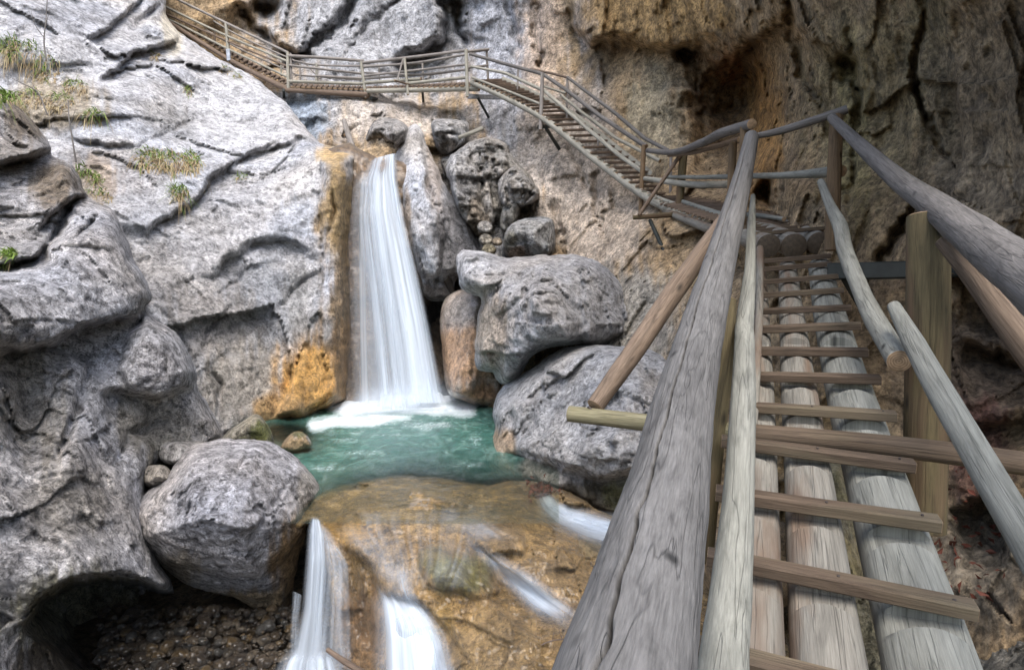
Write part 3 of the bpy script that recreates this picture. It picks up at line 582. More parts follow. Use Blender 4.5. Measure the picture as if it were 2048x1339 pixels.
boulder([(880, 330), (930, 300), (1000, 290), (1060, 350), (1110, 420), (1120, 540), (960, 530), (940, 440)], 13.9, 'broken grey rock bank behind the jagged rocks', name='rock', cat='rock', step=4, R=14, bulge=.3, thick=1.5, amp=(.15, .45, .09), fr=(.9, 1.4, 4), rag=6, mat=M_FAR, seed=42, facets=4, base=(.27, .255, .23), key='c9')
boulder([(895, 320), (930, 290), (985, 275), (1020, 300), (1010, 345), (985, 380), (990, 450), (960, 478), (925, 440), (900, 370)], 13.2, 'jagged grey rock mass beside the leaning slab', name='rock', cat='rock', step=3.5, R=12, bulge=.3, thick=1.2, amp=(.12, .4, .08), fr=(1, 1.3, 4), rag=6, mat=M_FAR, seed=33, facets=4, base=(.31, .30, .29), key='c3', feats=[('ledge', [(915, 350), (960, 360), (1000, 350)], .4, 8, 25), ('crack', [(960, 300), (965, 380), (975, 440)], 5, .3)], zones=[(950, 440, 30, 50, (.22, .17, .11), .7, 0)])
boulder([(1000, 350), (1030, 335), (1070, 370), (1075, 400), (1040, 418), (1005, 412), (995, 380)], 12.8, 'pointed grey rock above the small stones', name='rock', cat='rock', step=3.5, R=10, bulge=.25, thick=1.0, amp=(.1, .35, .07), fr=(1, 1.5, 4), rag=5, mat=M_FAR, seed=34, facets=4, base=(.32, .31, .30), key='c4')
boulder([(1000, 440), (1015, 402), (1040, 412), (1030, 455), (1008, 470)], 12.4, 'narrow upright rock between two larger rocks', name='rock', cat='rock', step=3.5, R=10, bulge=.2, thick=.8, amp=(.06, .12, .03), fr=(1, 2, 5), rag=2, mat=M_FAR, seed=41, facets=3, base=(.31, .29, .25), key='c7')
boulder([(1005, 500), (1015, 455), (1055, 435), (1104, 440), (1108, 505), (1060, 520), (1010, 520)], 11.4, 'square topped grey rock behind the upper boulder', name='rock', cat='rock', step=3.5, R=16, bulge=.35, thick=1.0, amp=(.07, .12, .03), fr=(1, 1.6, 4), rag=2, mat=M_FAR, seed=35, facets=3, base=(.31, .31, .305), key='c5', zones=[(1035, 505, 26, 16, (.45, .25, .12), .5, 0), (1020, 480, 16, 24, (.30, .27, .19), .7, 0)])
boulder([(790, 300), (810, 262), (836, 250), (860, 300), (895, 380), (935, 425), (962, 480), (968, 520), (915, 555), (905, 595), (870, 605), (845, 592), (830, 530), (812, 460), (800, 400), (792, 345)],
    [(820, 280, 13.0), (800, 420, 12.2), (870, 400, 12.3), (940, 480, 12.4), (860, 580, 11.9)], 'tall leaning grey slab along the right of the main waterfall', step=3.5, R=26, bulge=.6, thick=1.4, amp=(.14, .14, .06), fr=(.9, 1.4, 4), rag=4, mat=M_ROCK, seed=36, facets=3, base=(.42, .42, .435), key='c6', strat=((.6, 0, -1), 1.8),
    feats=[('ledge', [(850, 590), (880, 520), (882, 440), (850, 380), (845, 300), (836, 255)], .45, 8, 60), ('ledge', [(835, 555), (880, 545), (915, 540)], .4, 12, 50), ('crack', [(835, 280), (838, 350), (842, 400)], 5, .2)],
    zones=[(905, 470, 55, 110, (.235, .225, .225), .9, 0), (870, 340, 22, 90, (.30, .245, .20), .7, 0), (865, 585, 60, 26, (.16, .135, .11), .8, .2), (812, 450, 14, 80, (.30, .22, .14), .7, .3)])
for i, (x, y, r, lb) in enumerate([(970, 455, 16, 'pale angular stone topmost of the small heap'), (972, 480, 15, 'round brown grey stone in the middle of the small heap'), (994, 484, 11, 'smallest stone at the right of the small heap'), (978, 500, 15, 'flat olive stone at the bottom of the small heap')]):
    boulder([(x - r, y), (x - r * .6, y - r * .7), (x + r * .3, y - r * .8), (x + r, y - r * .1), (x + r * .6, y + r * .6), (x - r * .5, y + r * .65)], 11.9 - i * .12, lb, name='stone', cat='stone', step=2.5, R=9, bulge=.1, thick=.3, amp=(.03, .04, .015), fr=(2, 3, 8), rag=1, mat=M_FAR, seed=50 + i, base=[(.36, .34, .31), (.27, .24, .19), (.27, .22, .16), (.24, .21, .14)][i], key='st%d' % i)
boulder([(880, 640), (890, 598), (925, 578), (968, 588), (990, 660), (1000, 720), (1012, 770), (1008, 808), (975, 815), (930, 803), (895, 782), (886, 720)], [(900, 650, 11.2), (960, 640, 11.3), (940, 780, 10.9)], 'smooth reddish boulder beside the foot of the main waterfall', step=3.5, R=24, bulge=.35, thick=1.2, amp=(.08, .12, .03), fr=(.9, 1.2, 4), rag=2, mat=M_WET, seed=37, facets=3, base=(.31, .265, .23), wet=.15, key='d7',
    zones=[(930, 710, 75, 75, (.38, .23, .125), .9, .25), (955, 790, 50, 25, (.25, .14, .06), .85, .5), (925, 620, 40, 40, (.30, .275, .25), .6, 0)])
boulder([(1190, 520), (1230, 498), (1300, 505), (1390, 540), (1420, 600), (1400, 700), (1290, 730), (1210, 700), (1190, 600)], [(1200, 520, 10.4), (1400, 600, 8.8), (1300, 700, 8.8), (1250, 600, 9.6)], 'broad warm grey rock under the steel strut behind the big boulders', name='rock', cat='rock', step=4, R=30, bulge=.4, thick=1.5, amp=(.12, .10, .04), fr=(.9, 1.8, 4), rag=3, mat=M_ROCK, seed=38, facets=4, base=(.31, .29, .245), key='c8', zones=[(1370, 560, 60, 30, MOSS, .5, 0), (1380, 530, 30, 30, (.16, .125, .085), .7, 0)])
boulder([(915, 508), (950, 500), (1020, 515), (1090, 508), (1185, 515), (1235, 558), (1272, 615), (1280, 640), (1262, 662), (1215, 690), (1110, 690), (1060, 720), (1035, 760), (1003, 770), (985, 745), (955, 735), (950, 690), (958, 630), (962, 598), (940, 588), (920, 570)],
    [(930, 530, 9.6), (1100, 600, 8.3), (1270, 640, 9.0), (980, 700, 8.8), (1100, 520, 9.2), (1180, 680, 8.7)], 'big angular grey boulder lying on top of the lower boulder', step=3.5, R=34, bulge=.45, thick=1.2, amp=(.14, .26, .06), fr=(.8, 1.0, 3.5), rag=5, mat=M_ROCK, seed=39, facets=5, base=(.345, .34, .345), key='d5', warp=6,
    feats=[('ledge', [(960, 640), (1010, 560), (1060, 530), (1110, 512)], -.25, 10, 60), ('ledge', [(920, 560), (960, 575), (1000, 570), (1050, 540)], .25, 8, 35), ('crack', [(1000, 640), (1050, 590), (1075, 540)], 7, .15), ('crack', [(1150, 590), (1165, 640), (1160, 670)], 5, .1)],
    zones=[(985, 660, 42, 80, (.38, .31, .235), .75, 0), (950, 530, 50, 35, (.44, .44, .45), .7, 0), (1180, 600, 80, 70, (.26, .255, .255), .7, 0), (1250, 675, 40, 14, (.17, .15, .125), .6, 0)])
boulder([(1003, 775), (1050, 745), (1100, 710), (1140, 692), (1210, 690), (1300, 698), (1370, 730), (1420, 820), (1400, 960), (1300, 1060), (1215, 1045), (1150, 1000), (1080, 975), (1010, 955), (972, 930), (978, 890), (990, 860), (985, 820)],
    [(1000, 800, 8.2), (1200, 780, 7.0), (1400, 800, 6.6), (980, 920, 7.5), (1200, 960, 6.3), (1150, 710, 7.9), (1300, 1020, 5.8)], 'largest grey boulder at the right bank of the pool', step=3.5, R=36, bulge=.4, thick=1.2, amp=(.13, .22, .05), fr=(.8, 1.1, 3.5), rag=4, mat=M_ROCK, seed=40, facets=4, base=(.33, .33, .335), key='d6', warp=6,
    feats=[('ledge', [(970, 905), (1060, 900), (1130, 935), (1200, 960), (1290, 940), (1400, 940)], .35, 14, 70), ('ledge', [(1000, 830), (1030, 800), (1080, 800), (1100, 770)], -.15, 8, 40), ('crack', [(1010, 780), (1030, 850), (1020, 900)], 8, .12)],
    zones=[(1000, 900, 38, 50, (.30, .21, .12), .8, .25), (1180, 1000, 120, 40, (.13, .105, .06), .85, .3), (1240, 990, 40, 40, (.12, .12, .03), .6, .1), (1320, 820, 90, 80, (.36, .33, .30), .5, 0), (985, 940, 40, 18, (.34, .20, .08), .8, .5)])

# ---- the ochre sill the stream runs over (below the pool)
sill = rock('stream_bed', [(560, 1000), (640, 985), (720, 960), (830, 950), (960, 968), (1060, 960), (1140, 985), (1220, 1030), (1330, 1050), (1500, 1100), (1560, 1500), (640, 1500), (655, 1339), (660, 1200), (640, 1090), (625, 1045), (590, 1060)],
    [(560, 1010, 5.65), (640, 985, 6.3), (640, 1010, 5.62), (840, 945, 7.3), (840, 962, 6.42), (840, 1000, 5.66), (960, 1000, 5.85), (1050, 965, 7.0), (1050, 1000, 5.8), (1220, 1040, 5.7), (640, 1080, 5.15), (760, 1050, 5.2), (900, 1040, 5.4), (1000, 1080, 5.15), (1100, 1080, 5.1), (1200, 1110, 5.15), (700, 1150, 4.95), (860, 1160, 4.75), (760, 1200, 4.72), (1000, 1180, 4.75), (1130, 1180, 4.6), (670, 1330, 4.85), (820, 1330, 4.5), (980, 1330, 4.1), (1150, 1330, 4.0), (1350, 1150, 4.9), (1500, 1300, 4.1), (700, 1500, 4.6), (1300, 1500, 3.4)],
    step=3.5, R=16, bulge=.12, thick=1.0, amp=(.06, .075, .035), fr=(1.2, 2.0, 4.5), det=.7, blk=.35, gain=.98, rag=4, mat=M_WET, seed=60, base=(.31, .205, .09), wet=.85, key='sill', openback=True, smooth=3, warp=8, shrink=.05,
    feats=[('ledge', [(640, 1070), (700, 1095), (740, 1130), (770, 1190), (840, 1200), (900, 1260), (960, 1339)], .14, 10, 60), ('lobe', [(835, 1100), (900, 1075), (980, 1110), (1000, 1180), (960, 1200), (850, 1165)], 30, .14), ('lobe', [(940, 1060), (990, 1045), (1050, 1070), (1050, 1105), (980, 1110), (945, 1090)], 18, .16), ('crack', [(930, 1080), (1000, 1160), (1100, 1220), (1180, 1250)], 22, .16),
        ('ledge', [(880, 1090), (960, 1180), (1020, 1230), (1100, 1300)], -.12, 10, 40), ('crack', [(1060, 985), (1120, 1040), (1210, 1060)], 24, .14), ('crack', [(690, 1110), (720, 1200), (740, 1290)], 20, .18)],
    zones=[(800, 1000, 220, 70, (.40, .27, .12), .8, .9), (700, 1060, 80, 40, (.43, .25, .07), .7, .7), (915, 1150, 85, 50, (.10, .10, .03), .85, .2), (870, 1120, 40, 40, (.12, .12, .04), .6, .2), (1000, 1070, 50, 30, (.22, .155, .085), .7, .4), (720, 1260, 70, 110, (.19, .115, .06), .8, .7), (980, 1290, 110, 90, (.36, .245, .115), .7, .6), (1080, 1150, 100, 50, (.36, .255, .14), .6, .5), (880, 1240, 40, 60, (.40, .26, .09), .6, .7), (1220, 1080, 60, 40, (.22, .19, .11), .6, .5), (1090, 975, 40, 18, (.16, .07, .05), .7, .4), (650, 1320, 40, 60, (.10, .075, .05), .8, .6)])
tag(sill, 'ochre wet rock sill below the pool with water running over it', None, None, 'structure')
boulder([(1400, 1080), (1440, 1050), (1500, 1060), (1560, 1040), (1600, 1080), (1610, 1180), (1560, 1230), (1430, 1200)], 4.3, 'tan rounded rock under the stair logs', step=4, R=40, bulge=.3, thick=.6, amp=(.06, .06, .02), fr=(1.2, 2, 5), rag=3, mat=M_WET, seed=61, base=(.25, .17, .09), wet=.2, key='u1')
boulder([(1570, 960), (1600, 925), (1680, 900), (1750, 930), (1790, 1040), (1780, 1200), (1800, 1360), (1700, 1420), (1640, 1330), (1620, 1150), (1580, 1040)], [(1600, 950, 4.2), (1700, 1000, 3.7), (1700, 1300, 3.2), (1780, 1200, 3.4)], 'olive grey rock seen between the stair logs', step=4, R=40, bulge=.35, thick=.6, amp=(.08, .08, .03), fr=(1.2, 2.2, 6), rag=4, mat=M_ROCK, seed=62, facets=3, base=(.20, .18, .115), key='u2', zones=[(1640, 1000, 50, 60, (.16, .15, .06), .6, .1), (1690, 1120, 40, 60, (.27, .22, .10), .6, .1)])
boulder([(1860, 1250), (1900, 1180), (1980, 1120), (2060, 1110), (2300, 1100), (2300, 1600), (1850, 1600), (1860, 1400)], [(1900, 1250, 3.5), (2060, 1130, 3.7), (2200, 1300, 2.9), (1900, 1500, 2.9)], 'ridged dark grey rock at the right foot of the stair', step=4, R=60, bulge=.4, thick=.8, amp=(.10, .10, .05), fr=(1.0, 1.8, 5), rag=4, mat=M_ROCK, seed=63, facets=3, base=(.20, .185, .155), key='u3', strat=((.8, .1, .5), 2.5))

# =================================================================== WATER
def water_material(name):
    m, t, b, N, L = nodes(name)
    tc = N('ShaderNodeTexCoord'); at = N('ShaderNodeVertexColor', layer_name='Col')
    sp = N('ShaderNodeSeparateColor'); L(at.outputs['Color'], sp.inputs[0])      # R foam, G shallow, B brightness
    mp = N('ShaderNodeMapping'); mp.inputs['Scale'].default_value = (1.0, .45, 1); mp.inputs['Rotation'].default_value = (0, 0, .5); L(tc.outputs['Object'], mp.inputs[0])
    nz = N('ShaderNodeTexNoise', i_Scale=4.0, i_Detail=10.0, i_Roughness=.68, i_Distortion=1.6); L(mp.outputs[0], nz.inputs['Vector'])
    nf = N('ShaderNodeTexNoise', i_Scale=16.0, i_Detail=8.0, i_Roughness=.7, i_Distortion=.9); L(mp.outputs[0], nf.inputs['Vector'])
    c0 = ramp(N, [(.36, (.028, .098, .08)), (.52, (.062, .165, .135)), (.66, (.18, .29, .255))]); L(nz.outputs[0], c0.inputs[0])
    # foam = attribute pushed through streaky noise
    a = N('ShaderNodeMath', operation='MULTIPLY_ADD'); L(sp.outputs[0], a.inputs[0]); a.inputs[1].default_value = 1.25
    s = N('ShaderNodeMath', operation='SUBTRACT'); L(nf.outputs[0], s.inputs[0]); s.inputs[1].default_value = .64; L(s.outputs[0], a.inputs[2])
    rf = ramp(N, [(.0, 0), (.3, .3), (.95, 1)]); L(a.outputs[0], rf.inputs[0])
    fo = N('ShaderNodeMix', data_type='RGBA'); L(rf.outputs[0], fo.inputs[0]); L(c0.outputs[0], fo.inputs[6]); fo.inputs[7].default_value = (.80, .86, .90, 1)
    L(fo.outputs[2], b.inputs['Base Color'])
    rr = N('ShaderNodeMapRange'); rr.inputs[3].default_value = .12; rr.inputs[4].default_value = .9; L(rf.outputs[0], rr.inputs[0]); L(rr.outputs[0], b.inputs['Roughness'])
    b.inputs['Specular IOR Level'].default_value = .4
    bp = N('ShaderNodeBump', i_Strength=.8, i_Distance=.06); L(nz.outputs[0], bp.inputs['Height']); L(bp.outputs[0], b.inputs['Normal'])
    tr = N('ShaderNodeBsdfTransparent'); tr.inputs[0].default_value = (.96, .96, .90, 1)
    nf2 = N('ShaderNodeMath', operation='SUBTRACT', use_clamp=True); L(sp.outputs[1], nf2.inputs[0]); L(rf.outputs[0], nf2.inputs[1])
    gl = N('ShaderNodeBsdfGlossy'); gl.inputs['Roughness'].default_value = .12; L(bp.outputs[0], gl.inputs['Normal'])
    fr_ = N('ShaderNodeFresnel'); fr_.inputs[0].default_value = 1.14; L(bp.outputs[0], fr_.inputs['Normal'])
    tg = N('ShaderNodeMixShader'); L(fr_.outputs[0], tg.inputs[0]); L(tr.outputs[0], tg.inputs[1]); L(gl.outputs[0], tg.inputs[2])
    mx = N('ShaderNodeMixShader'); L(nf2.outputs[0], mx.inputs[0]); L(b.outputs[0], mx.inputs[1]); L(tg.outputs[0], mx.inputs[2])
    L(mx.outputs[0], t.nodes['Material Output'].inputs['Surface'])
    return m
def fall_material(name, nu=26, nv=.9, tintc=(.62, .70, .79), soft=0):
    """long silky strands: density attribute pushed through noise stretched along the fall"""
    m, t, b, N, L = nodes(name)
    uv = N('ShaderNodeUVMap'); at = N('ShaderNodeVertexColor', layer_name='Col'); oi = N('ShaderNodeObjectInfo')
    sp = N('ShaderNodeSeparateColor'); L(at.outputs['Color'], sp.inputs[0])
    mp = N('ShaderNodeMapping'); mp.inputs['Scale'].default_value = (nu, nv, 1); L(uv.outputs[0], mp.inputs[0])
    of = N('ShaderNodeVectorMath', operation='ADD'); L(mp.outputs[0], of.inputs[0])
    rs = N('ShaderNodeMath', operation='MULTIPLY'); L(oi.outputs['Random'], rs.inputs[0]); rs.inputs[1].default_value = 50.0; L(rs.outputs[0], of.inputs[1])
    nz = N('ShaderNodeTexNoise', i_Scale=1.0, i_Detail=5.0, i_Roughness=.62, i_Distortion=.35); L(of.outputs[0], nz.inputs['Vector'])
    a = N('ShaderNodeMath', operation='MULTIPLY_ADD'); rn = ramp(N, [(.28, .45), (.5, .85), (.65, 1.0)] if soft else [(.28, .05), (.45, .5), (.62, .95), (.75, 1.0)]); L(nz.outputs[0], rn.inputs[0]); L(rn.outputs[0], a.inputs[0]); a.inputs[2].default_value = 0
    d2 = N('ShaderNodeMath', operation='MULTIPLY_ADD'); L(sp.outputs[0], d2.inputs[0]); d2.inputs[1].default_value = 1.12; d2.inputs[2].default_value = -.02; L(d2.outputs[0], a.inputs[1])
    r = ramp(N, [(0, 0), (.35, .25), (.9, .93)]); L(a.outputs[0], r.inputs[0])
    cr = ramp(N, [(.3, tuple(c * .72 for c in tintc)), (.62, tintc)]); L(nz.outputs[0], cr.inputs[0])
    L(cr.outputs[0], b.inputs['Base Color']); b.inputs['Roughness'].default_value = .55; b.inputs['Specular IOR Level'].default_value = .25
    tl = N('ShaderNodeBsdfTranslucent'); L(cr.outputs[0], tl.inputs[0])
    m1 = N('ShaderNodeMixShader'); m1.inputs[0].default_value = .35; L(b.outputs[0], m1.inputs[1]); L(tl.outputs[0], m1.inputs[2])
    tr = N('ShaderNodeBsdfTransparent')
    mx = N('ShaderNodeMixShader'); L(r.outputs[0], mx.inputs[0]); L(tr.outputs[0], mx.inputs[1]); L(m1.outputs[0], mx.inputs[2])
    L(mx.outputs[0], t.nodes['Material Output'].inputs['Surface'])
    return m
M_POOL = water_material('pool_water'); M_FALL = fall_material('silky_fall_water'); M_FALL2 = fall_material('silky_cascade_water', 14, 1.1); M_FALLSOFT = fall_material('soft_fall_water', 9, .35, soft=1)

# pool surface: a sheet at one level, colour attributes carry foam and shallowness
UU = np.arange(470, 1120, 4.0); VV = np.arange(770, 1048, 3.0); pu, pv = np.meshgrid(UU, VV)
pd = depth_on_z(pv, POOL_Z); pw = Pn(pu, pv, pd)
q = pw * np.array((1, 1, 0)); n = fbm(q * 1.2, 4); n5 = fbm(q * 4.0, 3)
foam_d, _, _ = polyline(pu, pv, [(700, 812), (780, 803), (860, 792), (900, 790)])
foam = np.clip(1.1 - foam_d / 50 + n * 1.1, 0, 1.1)
fd2, _, _ = polyline(pu, pv, [(630, 850), (720, 826), (860, 812), (940, 815)]); foam = np.maximum(foam, np.clip(.85 - fd2 / 24 + n * .7, 0, 1))
for (x, y, rx, ry, a) in ((650, 935, 45, 8, .45), (690, 880, 40, 6, .42), (720, 905, 60, 8, .30), (950, 880, 16, 30, .30), (850, 850, 80, 10, .42), (940, 930, 40, 10, .3), (780, 870, 60, 5, .35)):
    foam = np.maximum(foam, a * .62 * np.exp(-((pu - x) / rx) ** 2 - ((pv - y) / ry) ** 2) * (1 + n))
sh1, _, _ = polyline(pu, pv, [(630, 1010), (720, 975), (830, 955), (960, 965), (1050, 960), (1090, 985)])
shallow = np.clip(1.0 - sh1 / 85, 0, 1) ** 1.3
low = pv > np.interp(pu, [560, 640, 720, 830, 960, 1060, 1120], [1010, 1002, 968, 950, 962, 955, 970]); shallow = np.where(low, 1, shallow)
sh2 = np.exp(-((pu - 590) / 55) ** 2 - ((pv - 880) / 30) ** 2) + np.exp(-((pu - 560) / 60) ** 2 - ((pv - 860) / 22) ** 2)
shallow = np.maximum(shallow, sstep(985, 1060, pu) * sstep(880, 940, pv) + sstep(1040, 1080, pu))
shallow = np.clip(np.maximum(shallow, sh2 * .8) + .15 * n, 0, .93)
pw[..., 2] += .012 * n5 + .05 * np.clip(foam, 0, 1) * (.5 + n5) * np.exp(-foam_d / 60)
ii = np.arange(pu.size).reshape(pu.shape)
pq = np.stack([ii[:-1, :-1], ii[1:, :-1], ii[1:, 1:], ii[:-1, 1:]], -1).reshape(-1, 4)
pc = np.stack([foam, shallow, n * 0 + .5, n * 0 + 1], -1)
pool = link('water', mesh_np('water', pw.reshape(-1, 3), pq, None, pc.reshape(-1, 4)), M_POOL, (-2, 8, POOL_Z))
tag(pool, 'turquoise pool with white foam under the main waterfall', None, None, 'structure')

def sheet(name, left, right, nu, nv, dens, mat, parent, bow=0.0, seed=0, uvs=None, ruffle=.03, cling=None):
    """a curtain of water between two px/depth edges; dens(u, v) gives how thick the water is"""
    def res(pts):
        a = np.array(pts, float); t = np.linspace(0, 1, len(a)); s = np.linspace(0, 1, nv)
        out = np.stack([np.interp(s, t, a[:, k]) for k in range(3)], -1)
        for _ in range(3): out[1:-1] = (out[:-2] + 2 * out[1:-1] + out[2:]) / 4
        return out
    Lf, Rt = res(left), res(right); u = np.linspace(0, 1, nu)[None, :]; v = np.linspace(0, 1, nv)[:, None]
    A = Lf[:, None, :] * (1 - u)[..., None] + Rt[:, None, :] * u[..., None]
    uu = np.broadcast_to(u, (nv, nu)); vv = np.broadcast_to(v, (nv, nu))
    nn = fbm(np.stack([uu * 6 + seed, vv * 1.2, np.full(uu.shape, seed * 3.1)], -1), 3)
    A[..., 2] = A[..., 2] - bow * np.sin(uu * math.pi) - ruffle * nn * 3
    if cling:                        # keep the sheet just off the rock it runs over
        Ug, Vg, dg = ROCKS['sill']; iu = np.clip(np.searchsorted(Ug, A[..., 0]), 0, len(Ug) - 1); iv_ = np.clip(np.searchsorted(Vg, A[..., 1]), 0, len(Vg) - 1)
        g = dg[iv_, iu] - cling
        for _ in range(2): g = np.minimum(g, np.minimum(np.roll(g, 1, 0), np.roll(g, -1, 0)))
        g[1:-1] = (g[:-2] + g[1:-1] + g[2:]) / 3; g[:, 1:-1] = (g[:, :-2] + g[:, 1:-1] + g[:, 2:]) / 3
        A[..., 2] = np.minimum(A[..., 2], g) if cling < .05 else g
    W = Pn(A[..., 0], A[..., 1], A[..., 2])
    de = np.clip(dens(uu, vv) + nn * .12, 0, 1)
    i = np.arange(nu * nv).reshape(nv, nu); qd = np.stack([i[:-1, :-1], i[1:, :-1], i[1:, 1:], i[:-1, 1:]], -1).reshape(-1, 4)
    wid = np.abs(Rt[:, 0] - Lf[:, 0]).mean() / F * Lf[:, 2].mean(); hgt = np.linalg.norm(np.diff(W[:, 0], axis=0), axis=1).sum()
    uv = np.stack([uu * wid + seed, vv * hgt * .35], -1)
    me = mesh_np(name, W.reshape(-1, 3), qd, None, np.stack([de, de, de, de * 0 + 1], -1).reshape(-1, 4), uv.reshape(-1, 2))
    return link(name, me, mat, W[-1, nu // 2], parent)
edge = lambda u, a=.12: sstep(0, a, u) * sstep(0, a, 1 - u)
fall = thing('waterfall', P(790, 810, 12.0), 'tall white main waterfall dropping into the turquoise pool', 'waterfall')
rs_ = lambda u, v: edge(u, .42)
sheet('veil', [(708, 340, 12.55), (694, 420, 12.35), (686, 520, 12.1), (684, 650, 11.8), (682, 805, 11.45)], [(765, 322, 12.7), (775, 420, 12.4), (790, 520, 12.15), (800, 650, 11.85), (815, 805, 11.5)], 50, 60, lambda u, v: .50 * edge(u, .3) * sstep(0, .1, v) - .06 * v, M_FALLSOFT, fall, .1, 1)
sheet('water_sheet', [(742, 318, 12.75), (728, 350, 12.35), (712, 420, 12.05), (716, 520, 11.8), (726, 650, 11.55), (735, 805, 11.25)], [(792, 306, 12.9), (792, 350, 12.5), (806, 420, 12.1), (834, 530, 11.85), (862, 650, 11.6), (892, 805, 11.3)], 60, 70, lambda u, v: (.48 + .5 * sstep(.15, .6, u)) * edge(u, .2) * (1 - .7 * np.exp(-((u - .55) / .18) ** 2 - ((v - .10) / .09) ** 2)), M_FALLSOFT, fall, .25, 2)
sheet('water_sheet', [(738, 320, 12.7), (715, 360, 12.2), (697, 430, 11.95), (704, 560, 11.7), (720, 805, 11.15)], [(765, 318, 12.75), (762, 370, 12.3), (795, 450, 12.0), (822, 560, 11.7), (860, 805, 11.15)], 50, 60, lambda u, v: .52 * rs_(u, v), M_FALL, fall, .2, 3)
sheet('water_sheet', [(768, 310, 12.85), (772, 360, 12.35), (785, 440, 12.0), (806, 560, 11.75), (826, 700, 11.5), (836, 805, 11.25)], [(797, 306, 12.9), (798, 360, 12.4), (812, 440, 12.05), (842, 560, 11.8), (872, 700, 11.5), (894, 805, 11.25)], 30, 60, lambda u, v: .68 * rs_(u, v), M_FALLSOFT, fall, .1, 4)
sheet('spray', [(690, 740, 11.2), (660, 800, 10.9), (640, 838, 10.5)], [(900, 730, 11.2), (930, 790, 10.9), (955, 818, 10.6)], 50, 24, lambda u, v: .42 * edge(u, .4) * sstep(0, .6, v) * (1 - sstep(.85, 1, v)), M_FALLSOFT, fall, .3, 19)
sheet('foam', [(690, 770, 11.3), (675, 800, 11.0), (655, 825, 10.6), (650, 838, 10.35)], [(900, 755, 11.3), (915, 785, 11.0), (930, 805, 10.6), (935, 815, 10.4)], 60, 24, lambda u, v: (.55 * sstep(0, .45, v)) * edge(u, .4) * (1 - sstep(.5, 1, v)), M_FALLSOFT, fall, .1, 9)

low = thing('waterfall', P(625, 1339, 4.7), 'narrow lower waterfall beside the round boulder', 'waterfall')
sheet('water_sheet', [(622, 1030, 5.2), (612, 1060, 5.02), (606, 1120, 4.9), (598, 1220, 4.8), (560, 1345, 4.7)], [(640, 1032, 5.2), (655, 1070, 5.0), (660, 1120, 4.9), (655, 1220, 4.8), (662, 1345, 4.7)], 36, 60, lambda u, v: (.85 - .1 * v) * edge(u, .35) * sstep(0, .08, v), M_FALLSOFT, low, .08, 5, ruffle=.012)
sheet('water_sheet', [(628, 1036, 5.18), (622, 1080, 4.98), (618, 1150, 4.84), (600, 1240, 4.74), (570, 1360, 4.62)], [(650, 1045, 5.16), (690, 1090, 4.98), (712, 1150, 4.84), (716, 1240, 4.74), (724, 1360, 4.62)], 36, 50, lambda u, v: (.46 - .1 * u) * edge(u, .45) * sstep(0, .1, v), M_FALL, low, .04, 21, ruffle=.012)
sheet('veil', [(640, 1075, 5.0), (660, 1110, 4.92), (668, 1200, 4.85), (672, 1345, 4.78)], [(680, 1095, 4.98), (700, 1130, 4.9), (702, 1200, 4.84), (706, 1345, 4.76)], 24, 50, lambda u, v: .55 * edge(u, .25) * (1 - .5 * v), M_FALL, low, .03, 6, ruffle=.01, cling=.03)
sheet('veil', [(584, 1180, 4.84), (580, 1240, 4.8), (576, 1345, 4.72)], [(606, 1190, 4.84), (600, 1240, 4.8), (600, 1345, 4.72)], 16, 30, lambda u, v: .62 * edge(u, .3), M_FALL, low, .02, 7, ruffle=.01)
sheet('foam', [(575, 1290, 4.66), (545, 1330, 4.5), (530, 1375, 4.35)], [(672, 1295, 4.66), (690, 1330, 4.5), (710, 1375, 4.35)], 40, 20, lambda u, v: .85 * edge(u, .3) * sstep(0, .4, v), M_FALL2, low, .05, 8, ruffle=.015)
low2 = thing('waterfall', P(810, 1345, 4.3), 'broad lower waterfall spilling from the ochre sill', 'waterfall')
sheet('water_sheet', [(735, 1150, 4.72), (745, 1210, 4.56), (745, 1270, 4.45), (742, 1380, 4.3)], [(815, 1160, 4.7), (870, 1225, 4.5), (905, 1290, 4.35), (930, 1380, 4.2)], 44, 44, lambda u, v: .95 * edge(u, .3) * sstep(0, .4, v), M_FALLSOFT, low2, .07, 10, ruffle=.012, cling=.03)
sheet('water_sheet', [(730, 1175, 4.7), (738, 1240, 4.5), (730, 1380, 4.3)], [(860, 1200, 4.6), (915, 1270, 4.4), (950, 1380, 4.2)], 40, 40, lambda u, v: .75 * edge(u, .4) * sstep(0, .3, v), M_FALL, low2, .05, 22, ruffle=.02, cling=.045)
sheet('veil', [(760, 1110, 4.85), (765, 1150, 4.72), (775, 1190, 4.6)], [(830, 1130, 4.72), (835, 1170, 4.62), (850, 1215, 4.5)], 24, 24, lambda u, v: .45 * edge(u, .35) * sstep(0, .5, v), M_FALL2, low2, .03, 11, ruffle=.01, cling=.03)
cas = thing('cascade', P(1150, 1060, 5.3), 'small white cascade running behind the thick grey handrail', 'cascade')
soft = lambda u, v, a=.4, b=.25: sstep(0, a, u) * sstep(0, a, 1 - u) * sstep(0, b, v) * sstep(0, b, 1 - v)
sheet('water_sheet', [(1062, 985, 6.0), (1076, 1022, 5.55), (1096, 1050, 5.28), (1160, 1085, 4.98), (1235, 1105, 4.85)], [(1100, 980, 6.05), (1128, 1005, 5.6), (1170, 1012, 5.42), (1230, 1024, 5.28), (1310, 1040, 5.2)], 34, 44, lambda u, v: .95 * soft(u, v, .4, .15), M_FALLSOFT, cas, .05, 12, ruffle=.02, cling=.05)
